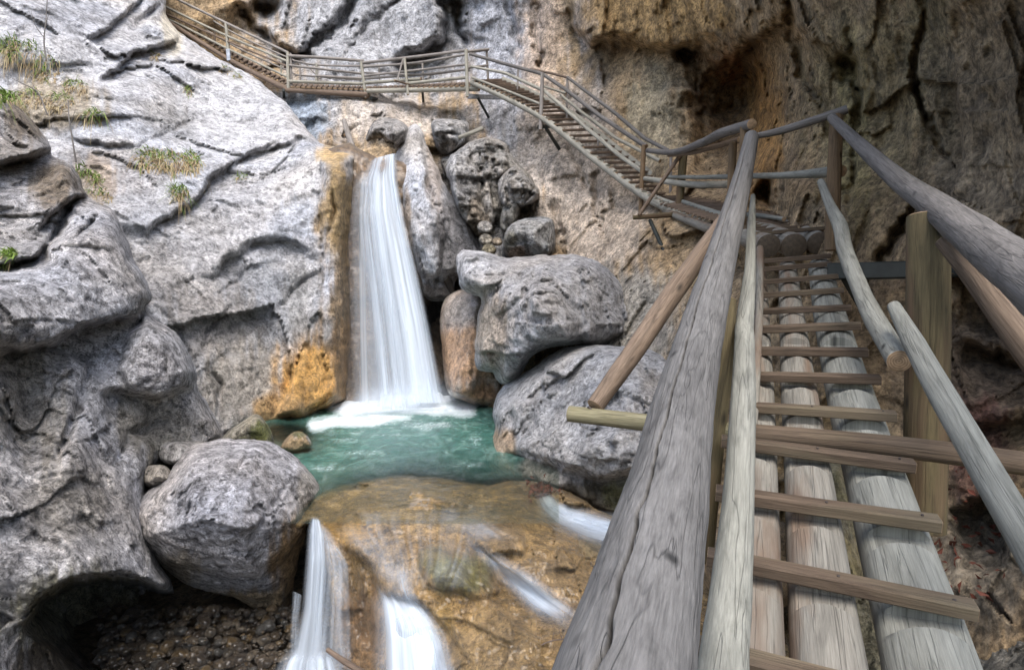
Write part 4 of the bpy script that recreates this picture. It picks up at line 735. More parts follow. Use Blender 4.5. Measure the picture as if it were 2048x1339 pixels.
sheet('water_sheet', [(1070, 1000, 5.7), (1100, 1040, 5.3), (1150, 1066, 5.08), (1240, 1085, 4.92)], [(1110, 995, 5.75), (1160, 1015, 5.4), (1210, 1028, 5.2), (1290, 1050, 5.05)], 30, 30, lambda u, v: .85 * soft(u, v, .45, .2), M_FALL2, cas, .08, 14, ruffle=.03, cling=.05)
cas2 = thing('cascade', P(1080, 1210, 4.5), 'thin white rivulet crossing the ochre rock', 'cascade')
sheet('water_sheet', [(915, 1070, 5.0), (938, 1112, 4.8), (985, 1160, 4.58), (1040, 1215, 4.38), (1085, 1262, 4.22), (1100, 1300, 4.1)], [(955, 1062, 5.02), (990, 1095, 4.84), (1055, 1130, 4.66), (1120, 1180, 4.48), (1185, 1215, 4.32), (1215, 1255, 4.22)], 34, 50, lambda u, v: (.45 + .4 * np.exp(-((v - .6) / .22) ** 2)) * soft(u, v, .5, .35), M_FALLSOFT, cas2, .03, 13, ruffle=.02, cling=.05)
sheet('water_sheet', [(985, 1140, 4.6), (1030, 1195, 4.4), (1070, 1250, 4.22)], [(1050, 1125, 4.62), (1110, 1180, 4.44), (1170, 1225, 4.28)], 24, 24, lambda u, v: .8 * soft(u, v, .5, .4), M_FALL2, cas2, .05, 15, ruffle=.02, cling=.05)
film = thing('cascade', P(800, 1120, 4.8), 'thin clear water film sliding over the ochre rock above the broad lower fall', 'cascade')
sheet('water_sheet', [(650, 1035, 5.4), (680, 1080, 5.05), (730, 1130, 4.8), (760, 1180, 4.62)], [(760, 1040, 5.4), (800, 1080, 5.05), (830, 1130, 4.72), (850, 1190, 4.5)], 30, 30, lambda u, v: .38 * soft(u, v, .4, .3), M_FALL2, film, .02, 16, ruffle=.012, cling=.05)
sheet('water_sheet', [(662, 1015, 5.5), (672, 1060, 5.2), (720, 1120, 4.8), (745, 1180, 4.6)], [(1030, 1000, 5.8), (1020, 1050, 5.2), (980, 1120, 4.8), (930, 1200, 4.5)], 60, 50, lambda u, v: .20 * soft(u, v, .2, .2), M_FALL, film, 0, 18, ruffle=.012, cling=.05)
sheet('water_sheet', [(860, 1030, 5.4), (900, 1060, 5.15), (930, 1090, 4.95)], [(960, 1020, 5.4), (1010, 1050, 5.2), (1060, 1080, 5.0)], 24, 20, lambda u, v: .35 * soft(u, v, .45, .35), M_FALL2, film, .03, 17, ruffle=.012, cling=.05)

# =================================================================== WOOD
def catmull(pts, n):
    a = np.array([tuple(p) for p in pts], float)
    if len(a) == 2:
        t = np.linspace(0, 1, n)[:, None]; return a[0] * (1 - t) + a[1] * t
    b = np.vstack([2 * a[0] - a[1], a, 2 * a[-1] - a[-2]]); out = []
    T = np.linspace(0, len(a) - 1 - 1e-9, n)
    for t in T:
        i = int(t); f = t - i; p0, p1, p2, p3 = b[i:i + 4]
        out.append(.5 * (2 * p1 + (p2 - p0) * f + (2 * p0 - 5 * p1 + 4 * p2 - p3) * f * f + (3 * p1 - p0 - 3 * p2 + p3) * f ** 3))
    return np.array(out)
def lin(pts, n):
    a = np.array([tuple(p) for p in pts], float); t = np.concatenate([[0], np.cumsum(np.linalg.norm(np.diff(a, axis=0), axis=1))])
    q = np.linspace(0, t[-1], n); return np.stack([np.interp(q, t, a[:, k]) for k in range(3)], -1)
_sd = [0]
def log(name, pts, radii, mat, parent, seg=16, ring=.06, wob=.05, end=None, up=(0, 0, 1), box=None, notches=None, groove=None, notch_depth=.5, label=None, straight=False, bark=.0):
    """a round pole (or a sawn bar when box=(w, h)) swept along pts; radii in metres at each point"""
    _sd[0] += 1; sd = _sd[0] * 3.37
    pts = [Vector(p) for p in pts]; tot = sum((pts[i + 1] - pts[i]).length for i in range(len(pts) - 1))
    n = max(4, min(260, int(tot / ring)))
    if not hasattr(radii, '__len__'): radii = [radii] * len(pts)
    s = np.linspace(0, 1, n)
    if notches is not None:
        ex = []
        for (a, b) in notches: ex += [a - .002, a + .002, b - .002, b + .002]
        s = np.unique(np.clip(np.concatenate([s, np.array(ex) / tot]), 0, 1)); n = len(s)
    dense = lin(pts, 400) if straight else catmull(pts, 400); td = np.linspace(0, 1, 400)
    C_ = np.stack([np.interp(s, td, dense[:, k]) for k in range(3)], -1)
    rad = np.interp(s, np.linspace(0, 1, len(radii)), radii)
    T = np.gradient(C_, axis=0); T /= np.linalg.norm(T, axis=1)[:, None]
    upv = np.array(up, float)
    X = np.cross(T, upv); X /= np.linalg.norm(X, axis=1)[:, None] + 1e-9; Y = np.cross(X, T)
    L_ = s * tot
    if box:
        w, h = box[0] / 2, box[1] / 2; c = min(w, h) * .22
        prof = np.array([(-w + c, -h), (w - c, -h), (w, -h + c), (w, h - c), (w - c, h), (-w + c, h), (-w, h - c), (-w, -h + c)]); seg = 8
        per = np.concatenate([[0], np.cumsum(np.linalg.norm(np.diff(np.vstack([prof, prof[:1]]), axis=0), axis=1))])
        PX = np.broadcast_to(prof[:, 0], (n, 8)).copy(); PY = np.broadcast_to(prof[:, 1], (n, 8)).copy()
        nn = fbm(np.stack([np.broadcast_to(L_[:, None] * 3, (n, 8)), np.broadcast_to(np.arange(8)[None] * .7 + sd, (n, 8)), np.zeros((n, 8))], -1), 2)
        PX *= 1 + wob * nn; PY *= 1 + wob * nn
        uvu = per[:-1]
    else:
        th = -math.pi / 2 + 2 * math.pi * np.arange(seg) / seg
        cx, sy = np.cos(th), np.sin(th)
        q = np.stack([np.broadcast_to(cx[None], (n, seg)) * .9 + sd, np.broadcast_to(sy[None], (n, seg)) * .9, np.broadcast_to(L_[:, None] * 1.6, (n, seg))], -1)
        rr = rad[:, None] * (1 + wob * 2.0 * fbm(q, 3))
        if bark: rr = rr * (1 + bark * fbm(q * np.array((5, 5, 3.0)), 3))
        if groove:                                       # open drying crack along the log
            ang, gw, gd, l0, l1 = groove
            a0 = ang + .12 * perlin(np.stack([L_ * 2.3 + sd, L_ * 0, L_ * 0], -1)) + .05 * perlin(np.stack([L_ * 9 + sd, L_ * 0, L_ * 0 + 3], -1))
            dl = np.abs((th[None] - a0[:, None] + math.pi) % (2 * math.pi) - math.pi)
            fade = sstep(l0, l0 + .25, L_) * (1 - sstep(l1 - .25, l1, L_))
            gwid = gw * (.6 + .5 * fade)
            rr = rr * (1 - gd * fade[:, None] * np.exp(-(dl / gwid[:, None]) ** 2))
        PX, PY = rr * cx[None], rr * sy[None]
        uvu = (np.arange(seg) / seg) * 2 * math.pi * rad.mean()
    if notches is not None:
        for (a, b) in notches:
            m = (L_ > a) & (L_ < b)
            PY[m] = np.minimum(PY[m], (rad[m] * (1 - notch_depth))[:, None])
    W = C_[:, None, :] + PX[..., None] * X[:, None, :] + PY[..., None] * Y[:, None, :]
    # duplicate the seam column so the grain runs round without a smear
    W = np.concatenate([W, W[:, :1]], 1); PXe = np.concatenate([PX, PX[:, :1]], 1); PYe = np.concatenate([PY, PY[:, :1]], 1)
    full = per[-1] if box else 2 * math.pi * rad.mean()
    uv = np.stack([np.broadcast_to(np.concatenate([uvu, [full]])[None], (n, seg + 1)), np.broadcast_to(L_[:, None], (n, seg + 1))], -1) + np.array((sd, sd * .7))
    i = np.arange(n * (seg + 1)).reshape(n, seg + 1)
    quads = np.stack([i[:-1, :-1], i[:-1, 1:], i[1:, 1:], i[1:, :-1]], -1).reshape(-1, 4)
    Vs = [W.reshape(-1, 3)]; UV = [uv.reshape(-1, 2)]; tris = []; base = n * (seg + 1)
    for k, sg in ((0, 1), (n - 1, -1)):                  # end caps, slightly inset rim
        ringv = W[k, :seg]; c = ringv.mean(0); inner = c + (ringv - c) * .93 - sg * T[k] * rad[k] * .05
        Vs += [ringv, inner, c[None] - sg * T[k] * rad[k] * .05]; pr = np.stack([PX[k], PY[k]], -1)
        UV += [pr, pr * .93, np.zeros((1, 2))]
        j = np.arange(seg); j2 = (j + 1) % seg
        b0, b1, b2 = base, base + seg, base + 2 * seg
        q4 = np.stack([b0 + j, b1 + j, b1 + j2, b0 + j2], -1); t3 = np.stack([b1 + j, np.full(seg, b2), b1 + j2], -1)
        if sg < 0: q4 = q4[:, ::-1]; t3 = t3[:, ::-1]
        quads = np.vstack([quads, q4]); tris.append(t3); base += 2 * seg + 1
    nside = (n - 1) * seg
    me = mesh_np(name, np.concatenate(Vs), quads, np.concatenate(tris), None, np.concatenate(UV), smooth=True)
    mi = np.ones(len(me.polygons), np.int32); mi[:nside] = 0
    me.polygons.foreach_set('material_index', mi)
    if box or notches is not None:
        me.polygons.foreach_set('use_smooth', np.zeros(len(me.polygons), bool) if box else np.ones(len(me.polygons), bool))
        if notches is not None:
            try: me.set_sharp_from_angle(angle=math.radians(40))
            except Exception: pass
    ob = link(name, me, [mat, end or E_TAN], tuple(C_.mean(0)), parent)
    if label: ob['label'] = label
    return ob
def plog(name, pp, mat, parent, px=None, **kw):
    """pp: (px, py, depth, width px) list"""
    return log(name, [P(a, b, c) for a, b, c, d in pp], [d / 2 * c / F for a, b, c, d in pp], mat, parent, **kw)

# ------------------------------------------------------------------ near stair
near_st = thing('wooden_stair', P(1700, 1339, 1.6), 'near flight of wooden log stairs climbing away from the viewer with thick grey handrail', 'stairs')
SL = [((1531, 522), (1661, 512)), ((1531, 538), (1664, 528)), ((1531, 563), (1675, 553)), ((1529, 590), (1687, 580)), ((1528, 622), (1701, 615)), ((1525, 658), (1720, 652)), ((1524, 702), (1735, 704)), ((1519, 752), (1760, 760)),
      ((1513, 814), (1791, 833)), ((1508, 890), (1828, 930)), ((1506, 995), (1878, 1046)), ((1502, 1128), (1949, 1222)), ((1496, 1322), (2045, 1462)), ((1485, 1600), (2200, 1830))]
slats = []
for k, (a, b) in enumerate(SL):
    dl = 1.24 / ((a[1] - 625) / 1251.6 + .313); dr = dl - .17
    pl, pr = P(*a, dl), P(*b, dr)
    pl = pl + (pl - pr) * .22
    slats.append((pl, pr))
slope = (slats[11][0] - slats[0][0]).normalized()
side_v = (slats[6][1] - slats[6][0]).normalized()
nrm = (-slope).cross(side_v); nrm = nrm if nrm.z > 0 else -nrm
TH, TW = .038, .062
for k, (pl, pr) in enumerate(slats):
    jit = nrm * random.uniform(-.004, .004)
    t_ = log('tread', [pl + jit, pl.lerp(pr, .5) - jit * .5, pr - jit], .03, W_TREAD, near_st, ring=.03, box=(TW * random.uniform(.9, 1.1), TH * random.uniform(.9, 1.1)), wob=.09, up=tuple((nrm + Vector((0, 0, 1))).normalized()))
    if k >= 8:
        for f in (.12, .52, .93):
            c = pl.lerp(pr, f) + nrm * (TH / 2 + .001)
            log('nail', [c - nrm * .004, c + nrm * .003], .0045, M_NAIL, t_, seg=8, up=(1, 0, 0), end=M_NAIL)
def along(k, x_of_y):
    """point of slat k above a log whose centre runs along x_of_y(py)"""
    a, b = SL[k]; y = (a[1] + b[1]) / 2
    for _ in range(4):
        x = x_of_y(y); t = (x - a[0]) / (b[0] - a[0]); y = a[1] + (b[1] - a[1]) * t
    pl = P(*a, 1.24 / ((a[1] - 625) / 1251.6 + .313)); pr = slats[k][1]
    return pl.lerp(pr, t)
Ys = [512, 560, 650, 800, 950, 1100, 1339, 1800]
LOGS = [([1514, 1514, 1513, 1512, 1505, 1500, 1490, 1475], .082, W_LOGR, 'bleached white log'), ([1577, 1581, 1591, 1608, 1630, 1648, 1682, 1745], .081, W_LOGR, 'log with red brown core'), ([1642, 1653, 1675, 1722, 1775, 1828, 1900, 2050], .101, W_PALE, 'bleached white log')]
for xs, r, mt, lb in LOGS:
    pts = []
    for k in (13, 11, 9, 7, 4, 2, 0):
        pts.append(along(k, lambda y: float(np.interp(y, Ys, xs))) - nrm * (r + TH * .42))
    pts.append(pts[-1] + (pts[-1] - pts[-2]).normalized() * .12)
    # arc position of each notch
    cum = [0.0]
    for i in range(len(pts) - 1): cum.append(cum[-1] + (pts[i + 1] - pts[i]).length)
    nts = []
    dn = catmull(pts, 500); dl_ = np.concatenate([[0], np.cumsum(np.linalg.norm(np.diff(dn, axis=0), axis=1))]); dl_ *= cum[-1] / dl_[-1]
    for k in range(14):
        c = np.array(along(k, lambda y: float(np.interp(y, Ys, xs))) - nrm * (r + TH * .42))
        i = int(np.argmin(((dn - c) ** 2).sum(1))); nts.append((dl_[i] - .052, dl_[i] + .036))
    # tree butt is thicker towards the viewer
    log('stringer_log', pts, [r * 1.12, r * 1.06, r * 1.02, r, r * .97, r * .93, r * .9, r * .9], mt, near_st, seg=28, ring=.03, wob=.03, notches=nts, notch_depth=.45, end=E_DARK, up=tuple(nrm), label=lb)
# cross beam lying over the logs, with the outrigger that carries the brace
plog('outrigger', [(1138, 827, 2.78, 32), (1300, 845, 2.64, 35), (1502, 867, 2.478, 38)], W_OUT, near_st, seg=20, ring=.03, wob=.04, label='pale olive outrigger that carries the brace')
log('staple', [P(1176, 812, 2.735), P(1186, 822, 2.73)], .006, M_NAIL, near_st, seg=8, ring=.02, end=M_NAIL)
plog('cross_beam', [(1504, 867, 2.474, 40), (1790, 892, 2.27, 44), (2060, 928, 2.1, 48), (2200, 948, 2.0, 50)], W_BEAM, near_st, seg=20, ring=.03, wob=.04)
plog('brace', [(1190, 812, 2.76, 36), (1270, 700, 2.9, 42), (1350, 580, 3.2, 40), (1462, 424, 3.85, 32)], W_BRACE, near_st, seg=20, ring=.03, wob=.08, bark=.05)
plog('post', [(1450, 600, 2.62, 46), (1440, 740, 2.55, 47), (1422, 900, 2.5, 48), (1400, 1120, 2.46, 50)], W_OLIVE, near_st, seg=16, ring=.05)
# thick grey handrail on the left
plog('handrail', [(1503, 274, 5.45, 27), (1484, 360, 4.4, 38), (1452, 480, 3.2, 56), (1430, 560, 2.62, 68), (1408, 640, 2.2, 86), (1388, 720, 1.9, 100), (1362, 830, 1.55, 124), (1338, 960, 1.25, 158), (1300, 1130, .98, 206), (1255, 1339, .76, 268), (1140, 1800, .5, 420)], W_RAIL, near_st, seg=320, ring=.016, wob=.035, bark=.03,
     groove=(math.pi * .5 - .22, .022, .5, .2, 6.0), end=E_DARK)
plog('lower_rail', [(1506, 392, 4.9, 9), (1503, 450, 4.2, 16), (1500, 540, 3.3, 22), (1490, 640, 2.62, 36), (1489, 690, 2.4, 38), (1486, 800, 2.0, 48), (1476, 1000, 1.58, 60), (1462, 1180, 1.33, 78), (1447, 1339, 1.16, 98), (1420, 1700, .8, 150)], W_PALE, near_st, seg=32, ring=.02, wob=.06, bark=.04)
plog('toe_rail', [(1520, 497, 5.1, 14), (1519, 600, 4.0, 15), (1512, 740, 3.0, 18), (1500, 900, 2.4, 22)], W_LOGR, near_st, seg=16, ring=.05)
# right hand side
plog('post', [(1857, 432, 2.78, 76), (1855, 700, 2.74, 78), (1848, 1060, 2.72, 76)], W_OLIVE, near_st, seg=36, ring=.03, wob=.02, label='thick olive treated post')
plog('handrail', [(1664, 236, 5.2, 18), (1720, 290, 4.5, 26), (1800, 362, 3.5, 40), (1870, 412, 2.85, 56), (1960, 480, 2.2, 80), (2048, 545, 1.75, 104), (2200, 655, 1.3, 150), (2600, 960, .85, 230)], W_GREY, near_st, seg=48, ring=.02, wob=.05, bark=.04)
plog('brace', [(1890, 478, 2.6, 40), (1960, 560, 2.5, 52), (2050, 690, 2.4, 56), (2200, 900, 2.3, 58)], W_BRACE, near_st, seg=20, ring=.04, wob=.05)
plog('lower_rail', [(1642, 364, 5.1, 14), (1660, 410, 4.6, 19), (1680, 452, 4.15, 28), (1690, 500, 3.75, 30), (1718, 572, 3.25, 32), (1742, 625, 2.95, 38), (1772, 678, 2.65, 42), (1798, 722, 2.4, 44)], W_PALE, near_st, seg=28, ring=.02, wob=.05, bark=.04, label='crooked pale rail with sawn end')
plog('lower_rail', [(1788, 612, 2.55, 24), (1830, 690, 2.3, 42), (1890, 800, 1.95, 52), (1960, 920, 1.7, 58), (2048, 1070, 1.42, 66), (2200, 1330, 1.1, 90), (2500, 1850, .8, 130)], W_PALE, near_st, seg=28, ring=.02, wob=.05, bark=.03, label='straight pale rail cut off flat at its upper end')
log('steel_beam', [P(1655, 543, 4.75), P(1800, 540, 4.55), P(1935, 536, 4.4)], .05, M_STEEL, near_st, ring=.3, box=(.10, .125), wob=0, end=M_STEEL)
log('steel_strut', [P(1690, 555, 4.7), P(1740, 640, 4.9)], .03, M_STEEL, near_st, ring=.3, box=(.05, .05), wob=0, end=M_STEEL)

# ------------------------------------------------------------------ corner platform and the flight down to it
corner = thing('wooden_stair', P(1560, 500, 6.4), 'short log platform at the turn of the walkway with round log ends facing the viewer', 'stairs')
for pp in ([(1537, 491, 5.75, 46), (1494, 476, 6.5, 36), (1432, 462, 8.2, 22), (1330, 422, 10.3, 14)], [(1588, 492, 5.75, 50), (1552, 473, 6.4, 44), (1505, 458, 7.4, 34)], [(1637, 486, 5.75, 44), (1603, 467, 6.4, 40), (1560, 452, 7.2, 32)]):
    plog('stringer_log', pp, W_LOGR, corner, seg=24, ring=.08, wob=.03, end=E_DARK)
for k in range(26):
    f = k / 25.0
    e = f ** .8
    xl, yl = 1512 + (1300 - 1512) * e, 468 + (402 - 468) * e
    xr, yr = 1662 + (1375 - 1662) * e, 455 + (388 - 455) * e
    d0 = 5.85 + (10.6 - 5.85) * e
    log('tread', [P(xl, yl, d0 + .1), P(xr, yr, d0 - .02)], .03, W_FARB if k > 3 else W_TREAD, corner, ring=.15, box=(.05, .035), wob=.05)
plog('post', [(1673, 226, 5.3, 26), (1669, 330, 5.3, 27), (1664, 500, 5.3, 28)], W_POST, corner, seg=18, ring=.06, wob=.03, label='tan post at the corner')
plog('post', [(1489, 254, 6.9, 17), (1482, 480, 6.9, 18)], W_POST, corner, seg=14, ring=.1)
plog('post', [(1466, 286, 7.6, 15), (1459, 440, 7.6, 16)], W_POST, corner, seg=14, ring=.1)
plog('post', [(1367, 306, 10.0, 16), (1359, 405, 10.0, 16), (1350, 505, 10.0, 16)], W_OLIVE, corner, seg=14, ring=.1)
plog('brace', [(1362, 308, 9.95, 8), (1320, 369, 9.9, 8), (1278, 430, 9.85, 8)], W_BRACE, corner, seg=12, ring=.12)
plog('outrigger', [(1266, 435, 9.9, 9), (1320, 431, 9.85, 11), (1372, 427, 9.8, 10)], W_OLIVE, corner, seg=12, ring=.12)
plog('outrigger', [(1324, 482, 9.9, 10), (1378, 475, 9.8, 11), (1440, 462, 9.6, 10)], W_FAR, corner, seg=12, ring=.12)
plog('handrail', [(1295, 301, 10.9, 9), (1348, 304, 9.9, 12), (1403, 286, 8.6, 16), (1440, 268, 7.8, 19), (1504, 248, 6.7, 20)], W_GREY, corner, seg=18, ring=.06, wob=.07)
plog('handrail', [(1337, 312, 10.2, 5), (1385, 305, 9.2, 9), (1430, 293, 8.4, 10), (1480, 279, 7.5, 12)], W_BRACE, corner, seg=14, ring=.08, wob=.05)
plog('handrail', [(1500, 274, 5.6, 11), (1560, 262, 5.5, 15), (1630, 240, 5.35, 16), (1694, 219, 5.25, 17)], W_GREY, corner, seg=20, ring=.04, wob=.06)
plog('lower_rail', [(1290, 357, 10.9, 9), (1372, 368, 9.8, 13), (1440, 369, 9.0, 15), (1500, 366, 8.2, 16)], W_FAR, corner, seg=16, ring=.08)
plog('lower_rail', [(1334, 354, 10.4, 7), (1420, 354, 9.0, 9), (1500, 352, 7.4, 11), (1580, 350, 6.4, 14), (1682, 342, 5.35, 24)], W_PALE, corner, seg=16, ring=.06, wob=.05)
plog('toe_rail', [(1288, 383, 11.0, 7), (1320, 397, 10.5, 8), (1356, 411, 10.0, 9)], W_FAR, corner, seg=12, ring=.1)
plog('toe_rail', [(1366, 403, 9.9, 8), (1400, 415, 9.2, 10), (1451, 430, 8.2, 12), (1510, 430, 7.6, 9), (1568, 438, 6.6, 9)], W_PALE, corner, seg=14, ring=.08, wob=.06)
log('steel_strut', [P(1300, 440, 9.9), P(1342, 532, 9.5)], .04, M_STEEL, corner, ring=.4, box=(.05, .05), wob=0, end=M_STEEL)

# ------------------------------------------------------------------ long flight along the wall
flight = thing('wooden_stair', P(1200, 340, 12.4), 'long wooden log stair climbing along the brown cliff wall', 'stairs')
fr_pts = [(1445, 468, 8.6, 26), (1370, 432, 9.7, 22), (1285, 388, 10.9, 18), (1190, 318, 12.1, 16), (1088, 238, 13.2, 13), (1010, 195, 13.9, 12), (944, 165, 14.6, 11)]
def spline_px(pp, n): return catmull([p[:3] for p in pp], n)
NT = 46; tr = spline_px(fr_pts, NT); 
acc = np.concatenate([[0], np.cumsum([ (P(*tr[i + 1]) - P(*tr[i])).length for i in range(NT - 1)])])
tot_ = acc[-1]; nts = [(a - .09, a + .03) for a in acc[1:-1]]
plog('stringer_log', fr_pts, W_FAR, flight, seg=14, ring=.12, wob=.02, notches=nts, notch_depth=.45)
bk_pts = [(a + 62, b - 6, c + .35, d * .95) for a, b, c, d in fr_pts]
plog('stringer_log', bk_pts, W_FAR, flight, seg=12, ring=.15, wob=.02)
for k in range(1, NT - 1):
    x, y, d0 = tr[k]
    wpx = .62 * F / d0
    log('tread', [P(x - 3, y - 7, d0 - .03), P(x + wpx * .93, y - 9, d0 + .32)], .03, W_FARB, flight, ring=.3, box=(.075, .04), wob=.03)
plog('handrail', [(940, 108, 14.6, 6), (1010, 128, 14.0, 6.5), (1085, 148, 13.3, 7), (1130, 178, 12.8, 8), (1200, 232, 12.0, 8.5), (1292, 293, 11.0, 10)], W_GREY, flight, seg=12, ring=.15, wob=.05, straight=True)
plog('handrail', [(1060, 138, 13.8, 4), (1100, 146, 13.5, 5), (1135, 155, 13.3, 5)], W_FARB, flight, seg=10, ring=.15, straight=True)
plog('handrail', [(1135, 155, 13.2, 6), (1230, 226, 12.2, 7), (1290, 277, 11.6, 8), (1338, 302, 11.0, 8)], W_GREY, flight, seg=12, ring=.15, wob=.05, straight=True)
plog('lower_rail', [(942, 133, 14.6, 5), (1010, 146, 14.0, 6), (1085, 180, 13.3, 7)], W_FAR, flight, seg=10, ring=.15, straight=True)
plog('lower_rail', [(1088, 181, 13.3, 7), (1180, 262, 12.1, 8), (1240, 312, 11.5, 8.5), (1286, 344, 11.0, 9)], W_FAR, flight, seg=12, ring=.15, wob=.04, straight=True)
plog('lower_rail', [(1088, 173, 13.6, 4), (1132, 187, 13.3, 5.5)], W_FAR, flight, seg=10, ring=.15, straight=True)
plog('lower_rail', [(1122, 190, 13.3, 5), (1160, 222, 12.8, 6.5), (1230, 275, 12.1, 7), (1320, 322, 11.2, 8)], W_FAR, flight, seg=10, ring=.12, wob=.08, straight=True)
plog('toe_rail', [(944, 155, 14.5, 4.5), (1020, 184, 13.9, 5), (1080, 208, 13.3, 5)], W_FAR, flight, seg=10, ring=.2, straight=True)
plog('post', [(1085, 146, 13.25, 7.5), (1081, 260, 13.25, 8)], W_FARG, flight, seg=12, ring=.15)
plog('post', [(1288, 291, 10.95, 10), (1284, 360, 10.95, 10), (1281, 428, 10.95, 9)], W_POST, flight, seg=12, ring=.15)
for x, y0, y1, d0, wd in ((1135, 154, 240, 13.35, 5), (1036, 140, 180, 14.2, 4), (1197, 270, 300, 12.6, 4.5), (1342, 312, 392, 10.8, 6)):
    plog('post', [(x, y0, d0, wd), (x - 1, y1, d0, wd)], W_FARG, flight, seg=10, ring=.2)
log('steel_strut', [P(1092, 256, 13.3), P(1140, 332, 14.6)], .035, M_STEEL, flight, ring=.4, box=(.06, .06), wob=0, end=M_STEEL)
log('steel_beam', [P(1078, 254, 13.25), P(1115, 251, 13.9)], .035, M_STEEL, flight, ring=.4, box=(.07, .08), wob=0, end=M_STEEL)

# ------------------------------------------------------------------ landing above the fall
land = thing('wooden_walkway', P(760, 192, 15.4), 'level log footbridge with several rails above the waterfall', 'walkway')
DA, DB, DC = 15.6, 15.8, 14.6
plog('stringer_log', [(572, 180, DA, 9), (650, 185, DA + .1, 11), (738, 190, DB, 11)], W_FARB, land, seg=12, ring=.2, label='brown weathered edge log')
plog('stringer_log', [(735, 182, DB - .1, 9), (840, 180, DB - .6, 10), (958, 177, DC, 11)], W_FAR, land, seg=12, ring=.2, label='pale edge log')
plog('stringer_log', [(600, 174, DA + .7, 8), (740, 178, DB + .6, 8), (940, 168, DC + .8, 8)], W_FARB, land, seg=10, ring=.3)
for k in range(34):
    f = k / 33.0; x = 585 + f * 350
    y = np.interp(x, [577, 735, 945], [174, 180, 171]); d0 = np.interp(x, [577, 735, 945], [DA, DB, DC])
    log('tread', [P(x, y, d0 - .05), P(x + 6, y - 6, d0 + .65)], .03, W_FARB, land, ring=.4, box=(.10, .035), wob=.03)
def rails(rows, mat, wd, parent=land, nm='rail'):
    for r in rows:
        plog(nm, [(a, b, c, wd * 1.2) for a, b, c in r], mat, parent, seg=10, ring=.25, wob=.06)
rails([[(575, 112, DA), (650, 116, DA + .1), (727, 122, DB)], [(726, 126, DB), (830, 114, DB - .6), (934, 101, DC)], [(930, 104, DC), (977, 99, DC + .5)]], W_FARG, 5.0, nm='handrail')
rails([[(578, 163, DA), (728, 168, DB)], [(730, 166, DB), (842, 158, DB - .6)], [(818, 167, DB - .5), (934, 155, DC)]], W_FAR, 5.5)
rails([[(578, 131, DA), (722, 147, DB)], [(632, 152, DA), (724, 157, DB)], [(728, 134, DB), (830, 126, DB - .6), (934, 109, DC)], [(728, 152, DB), (830, 141, DB - .6), (934, 129, DC)], [(730, 157, DB), (870, 147, DB - .7), (934, 139, DC)], [(934, 136, DC), (975, 131, DC + .5)]], W_FARG, 4.0)
rails([[(590, 122, DA + .8), (633, 130, DA + .8), (722, 132, DB + .7), (845, 127, DB + .2)], [(590, 150, DA + .8), (722, 160, DB + .7)], [(720, 145, DB + .7), (845, 150, DB + .2), (920, 140, DC + .8)]], W_FARG, 3.0)
for x0, y0, x1, y1, d0, wd, mt in ((575, 105, 577, 183, DA, 6, W_FAR), (581, 107, 583, 183, DA + .05, 5, W_FARG), (722, 122, 732, 196, DB, 6.5, W_FAR), (809, 117, 816, 190, DB - .55, 5.5, W_FAR), (932, 99, 935, 194, DC, 7, W_FAR), (973, 99, 976, 158, DC + .5, 5, W_FARG),
        (633, 128, 633, 172, DA + .8, 4.5, W_FAR), (845, 126, 846, 172, DB + .2, 4, W_FARG), (758, 135, 759, 162, DB + .7, 3.5, W_FARG), (600, 128, 601, 168, DA + .8, 3.5, W_FARG)):
    plog('post', [(x0, y0, d0, wd), (x1, y1, d0, wd)], mt, land, seg=10, ring=.2)
plog('brace', [(806, 119, DB - .55, 3.5), (794, 163, DB - .75, 3.5)], W_FARG, land, seg=8, ring=.2)
plog('outrigger', [(789, 161, DB - .8, 4), (821, 170, DB - .5, 4)], W_FARB, land, seg=8, ring=.2)
plog('brace', [(604, 120, DA + .8, 3), (640, 158, DA + .8, 3)], W_FARG, land, seg=8, ring=.2)
for x, y0, y1, d0 in ((567, 186, 212, DA), (845, 188, 206, DB - .3)):
    log('steel_strut', [P(x, y0 - 6, d0), P(x + 2, y1, d0 + 1.4)], .03, M_STEEL, land, ring=.4, box=(.06, .06), wob=0, end=M_STEEL)
log('steel_beam', [P(742, 196, DB), P(765, 202, DB + .8)], .03, M_STEEL, land, ring=.4, box=(.08, .08), wob=0, end=M_STEEL)
log('steel_beam', [P(936, 193, DC), P(1000, 195, DC + .7)], .03, M_GALV, land, ring=.4, box=(.07, .10), wob=0, end=M_GALV)
plog('brace', [(640, 202, DA + .2, 4), (678, 232, DA + .9, 4), (690, 270, 15.0, 6)], W_FARB, land, seg=8, ring=.2)
log('steel_strut', [P(955, 194, DC), P(990, 258, DC + 1.3)], .03, M_STEEL, land, ring=.4, box=(.05, .05), wob=0, end=M_STEEL)

